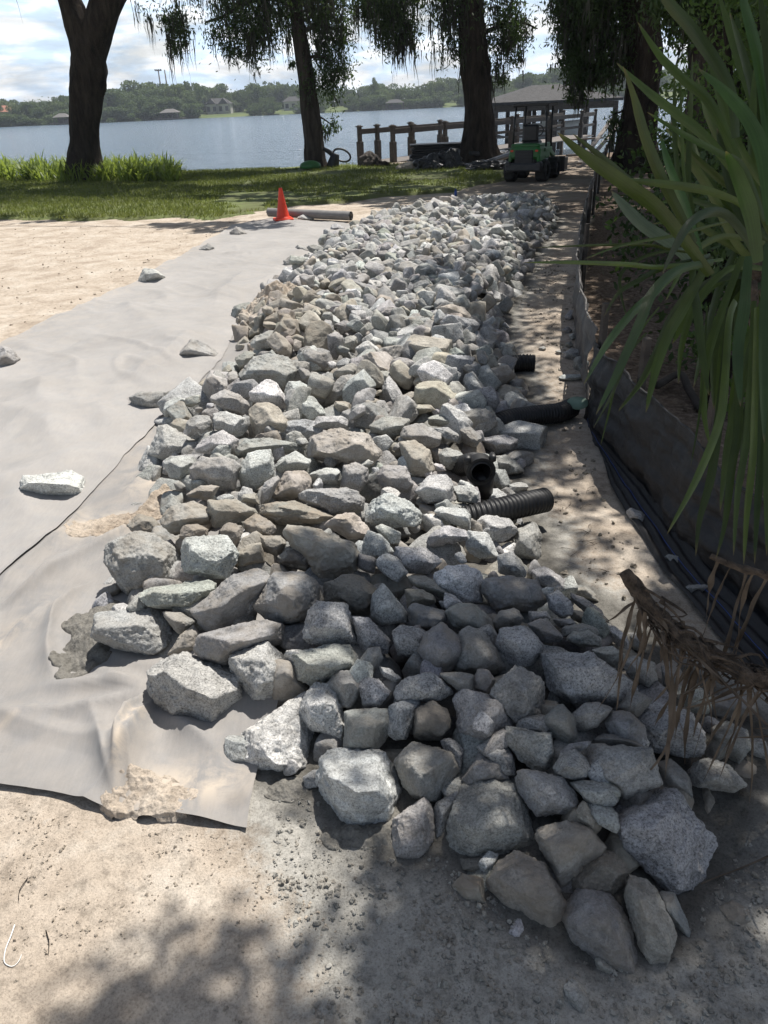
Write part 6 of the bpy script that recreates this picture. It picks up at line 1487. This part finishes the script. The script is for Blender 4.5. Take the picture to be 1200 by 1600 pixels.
for px in np.arange(-40,1240,15.):     # the rank behind
    x=px+rs.uniform(-7,7); far_tree(x,farshore(np.array([(x-590)/FPX*400]))[0]+rs.uniform(75,130),np.interp(x,px_,py_)+rs.normal(5,2.5),mt='farleaf',wide=1.2)
for px,tp,kd,mt,dd in [(475+0,150,'round','farleaf',10),(588,121,'tall','farleaf',12),(672,128,'tall','farleaf',8),(655,150,'round','farleaf_pale',16),(690,140,'round','farleaf_pale',10),(420,150,'round','farleaf',12),(135,155,'open','farleaf',10),(60,165,'round','farleaf',9),(45,160,'open','farleaf',14),(160,150,'tall','farleaf',10),(185,150,'round','farleaf',9),(212,146,'round','farleaf',8),(235,146,'round','farleaf',9),(262,148,'round','farleaf',12),(300,150,'round','farleaf',14),(545,145,'round','farleaf',12),(395,160,'round','farleaf_pale',14)]:
    far_tree(px,float(farshore(np.array([(px-590)/FPX*400])))+dd,tp,kd,mt,.9)
for px in np.arange(-40,1030,9.):
    x=px+rs.uniform(-4,4)
    if any(a<x<b for a,b in LAWNS) and rs.random()<.85: continue
    far_tree(x,float(farshore(np.array([(x-590)/FPX*400])))+rs.uniform(3,9),np.interp(x,px_,py_)+rs.uniform(22,36),'round','farleaf',1.5)
# undergrowth mass so that no sky shows under the crowns
V=[];F=[];n=0
for i in range(520):
    px=rs.uniform(-60,1260); x=(px-590)/FPX*400; D=float(farshore(np.array([x])))+rs.uniform(70,100); P=atY(px,160,D); c=np.array([P[0],D,GZ(P[0],D)+rs.uniform(.5,5)]); v,f=leafquads(c+rs.normal(size=(50,3))*[2.5,2,1.5],1.1,rs,0,.7); V.append(v);F.append(f+n);n+=len(v)
tag(mesh('undergrowth',np.concatenate(V),np.concatenate(F),M['farleaf'],smooth=False),'dark undergrowth below the trees along the far shore','undergrowth',kind='stuff')
def house(px,dd,w,d,h,label,roofm,gab=0,name='house',wing=True):
    x=(px-590)/FPX*400; D=float(farshore(np.array([x])))+dd; P=atY(px,170,D); gz=GZ(P[0],D); hs=empty(name,(P[0],D,gz),label,'house'); X=P[0]
    MB().box((X,D,gz+h/2-.3),(w,d,h+.6)).build('wall',M['house'],hs)
    z=gz+h; e=.5; V=[(X-w/2-e,D-d/2-e,z),(X+w/2+e,D-d/2-e,z),(X+w/2+e,D+d/2+e,z),(X-w/2-e,D+d/2+e,z),(X-w/4,D,z+h*.55),(X+w/4,D,z+h*.55)]
    mesh('roof',V,[(0,1,5,4),(1,2,5),(2,3,4,5),(3,0,4),(3,2,1,0)],roofm,hs,False)
    for k in range(gab):
        gx=X-w/2+w*(k+.5)/gab; gw=w/gab*.8; MB().box((gx,D-d/2-.75,gz+h/2),(gw*.85,1.4,h)).build('wall',M['house'],hs)
        V=[(gx-gw/2,D-d/2-1.9,z-.1),(gx+gw/2,D-d/2-1.9,z-.1),(gx,D-d/2-1.9,z+gw*.5),(gx-gw/2,D,z-.1),(gx+gw/2,D,z-.1),(gx,D,z+gw*.5)]
        mesh('gable_roof',V,[(0,3,5,2),(1,2,5,4),(0,2,1),(0,1,4,3)],M['shingle'],hs,False)
    nwn=max(3,int(w/2.4))
    for k in range(nwn):
        wx=X-w/2+w*(k+.5)/nwn; yy=D-d/2-(1.5 if gab else .04); MB().box((wx,yy,gz+h*.5),(w/nwn*.5,.06,h*.5)).build('window',M['glass'],hs)
house(-5,26,15,8,4.4,'pale house with a reddish roof on the far shore at the left edge',M['roofred'])
house(50,34,9,6,3.2,'low pale house on the far shore left of the forked trunk',M['shingle'])
house(160,30,9,6,4,'grey-roofed house on the far shore just right of the forked trunk',M['shingle'])
house(343,38,11,7,4.,'white house with two grey gables on the green bank across the lake',M['shingle'],2)
house(460,45,9,6,3.6,'white house across the lake partly behind the leaning cypress',M['shingle'])
def farboat(px,w,label,dd=-5):
    x=(px-590)/FPX*400; D=float(farshore(np.array([x])))+dd; P=atY(px,170,D); X=P[0]; r=empty('small_boathouse',(X,D,-1),label,'boathouse')
    V=[(X-w/2,D-3,1.6),(X+w/2,D-3,1.6),(X+w/2,D+3,1.6),(X-w/2,D+3,1.6),(X-w/5,D,2.9),(X+w/5,D,2.9)]; mesh('roof',V,[(0,1,5,4),(1,2,5),(2,3,4,5),(3,0,4),(3,2,1,0)],M['siltgrey'] if px<500 else M['shingle'],r,False)
    for k in range(4):
        for yy in(-2.7,2.7): MB().box((X-w/2+.4+k*(w-.8)/3,D+yy,.2),(.25,.25,2.7)).build('post',M['wood'],r)
    MB().box((X,D,-.55),(w+3,6,.2)).build('deck',M['woodpale'],r)
    MB().box((X,D+1.5,.2),(w*.7,2.,1.4),0,.2).build('stored_boat',M['darksteel'],r)
farboat(265,7.5,'small far boathouse with a pale flat roof under the dark trees'); farboat(617,8,'small far boathouse with a hip roof in front of the bright bank'); farboat(95,6,'small far boathouse low on the water left of the forked trunk')
# floodlight masts
for k,(px,tp,arm) in enumerate([(247,109,True),(257,109,False)]):
    D=470.; P=atY(px,tp,D); gz=GZ(P[0],D); r=empty('floodlight_mast',(P[0],D,gz),['left floodlight mast with a lamp crossbar above the far trees','right plain floodlight mast above the far trees'][k],'mast')
    V,F=tube([(P[0],D,gz),(P[0],D,P[2])],[.5,.3],8); mesh('pole',V,F,M['farbark'],r)
    if arm: 
        MB().box((P[0],D,P[2]-.4),(3.6,.4,.4)).build('crossbar',M['farbark'],r)
        for q in range(4): MB().box((P[0]-1.5+q,D-.4,P[2]-.0),(.6,.4,.6)).build('lamp_head',M['farbark'],r)
gp_={}
for px,a_,z_,r in FT: gp_.setdefault((a_,z_),[]).append((px,r))
OR2=['leftmost','second from left','third from left','fourth from left','fifth from left','sixth from left','seventh from left','eighth from left']+[w+' from left' for w in ('ninth','tenth','eleventh','twelfth','thirteenth','fourteenth')]
for (a_,z_),L in gp_.items():
    L.sort(key=lambda t:t[0])
    for i,(px,r) in enumerate(L):
        if len(L)==1: r['label']=f"{a_} far-shore tree {z_}"
        elif i<14: r['label']=f"{OR2[i]} {a_} tree {z_}"
        else: r['label']=f"{a_} tree farther right {z_}"


# ------------------------------------------------------------ haze: one closed box of thin air
mt=bpy.data.materials.new('haze_air'); mt.use_nodes=True; n=mt.node_tree; n.nodes.clear(); out=n.nodes.new('ShaderNodeOutputMaterial'); pv=n.nodes.new('ShaderNodeVolumePrincipled')
pv.inputs['Color'].default_value=(.80,.88,1,1); pv.inputs['Density'].default_value=.00036; pv.inputs['Anisotropy'].default_value=.3; n.links.new(pv.outputs[0],out.inputs['Volume'])
o=MB().box((0,700,13.5),(2600,2600,34)).build('haze',mt); tag(o,'thin pale summer haze over the lake','haze',kind='stuff')
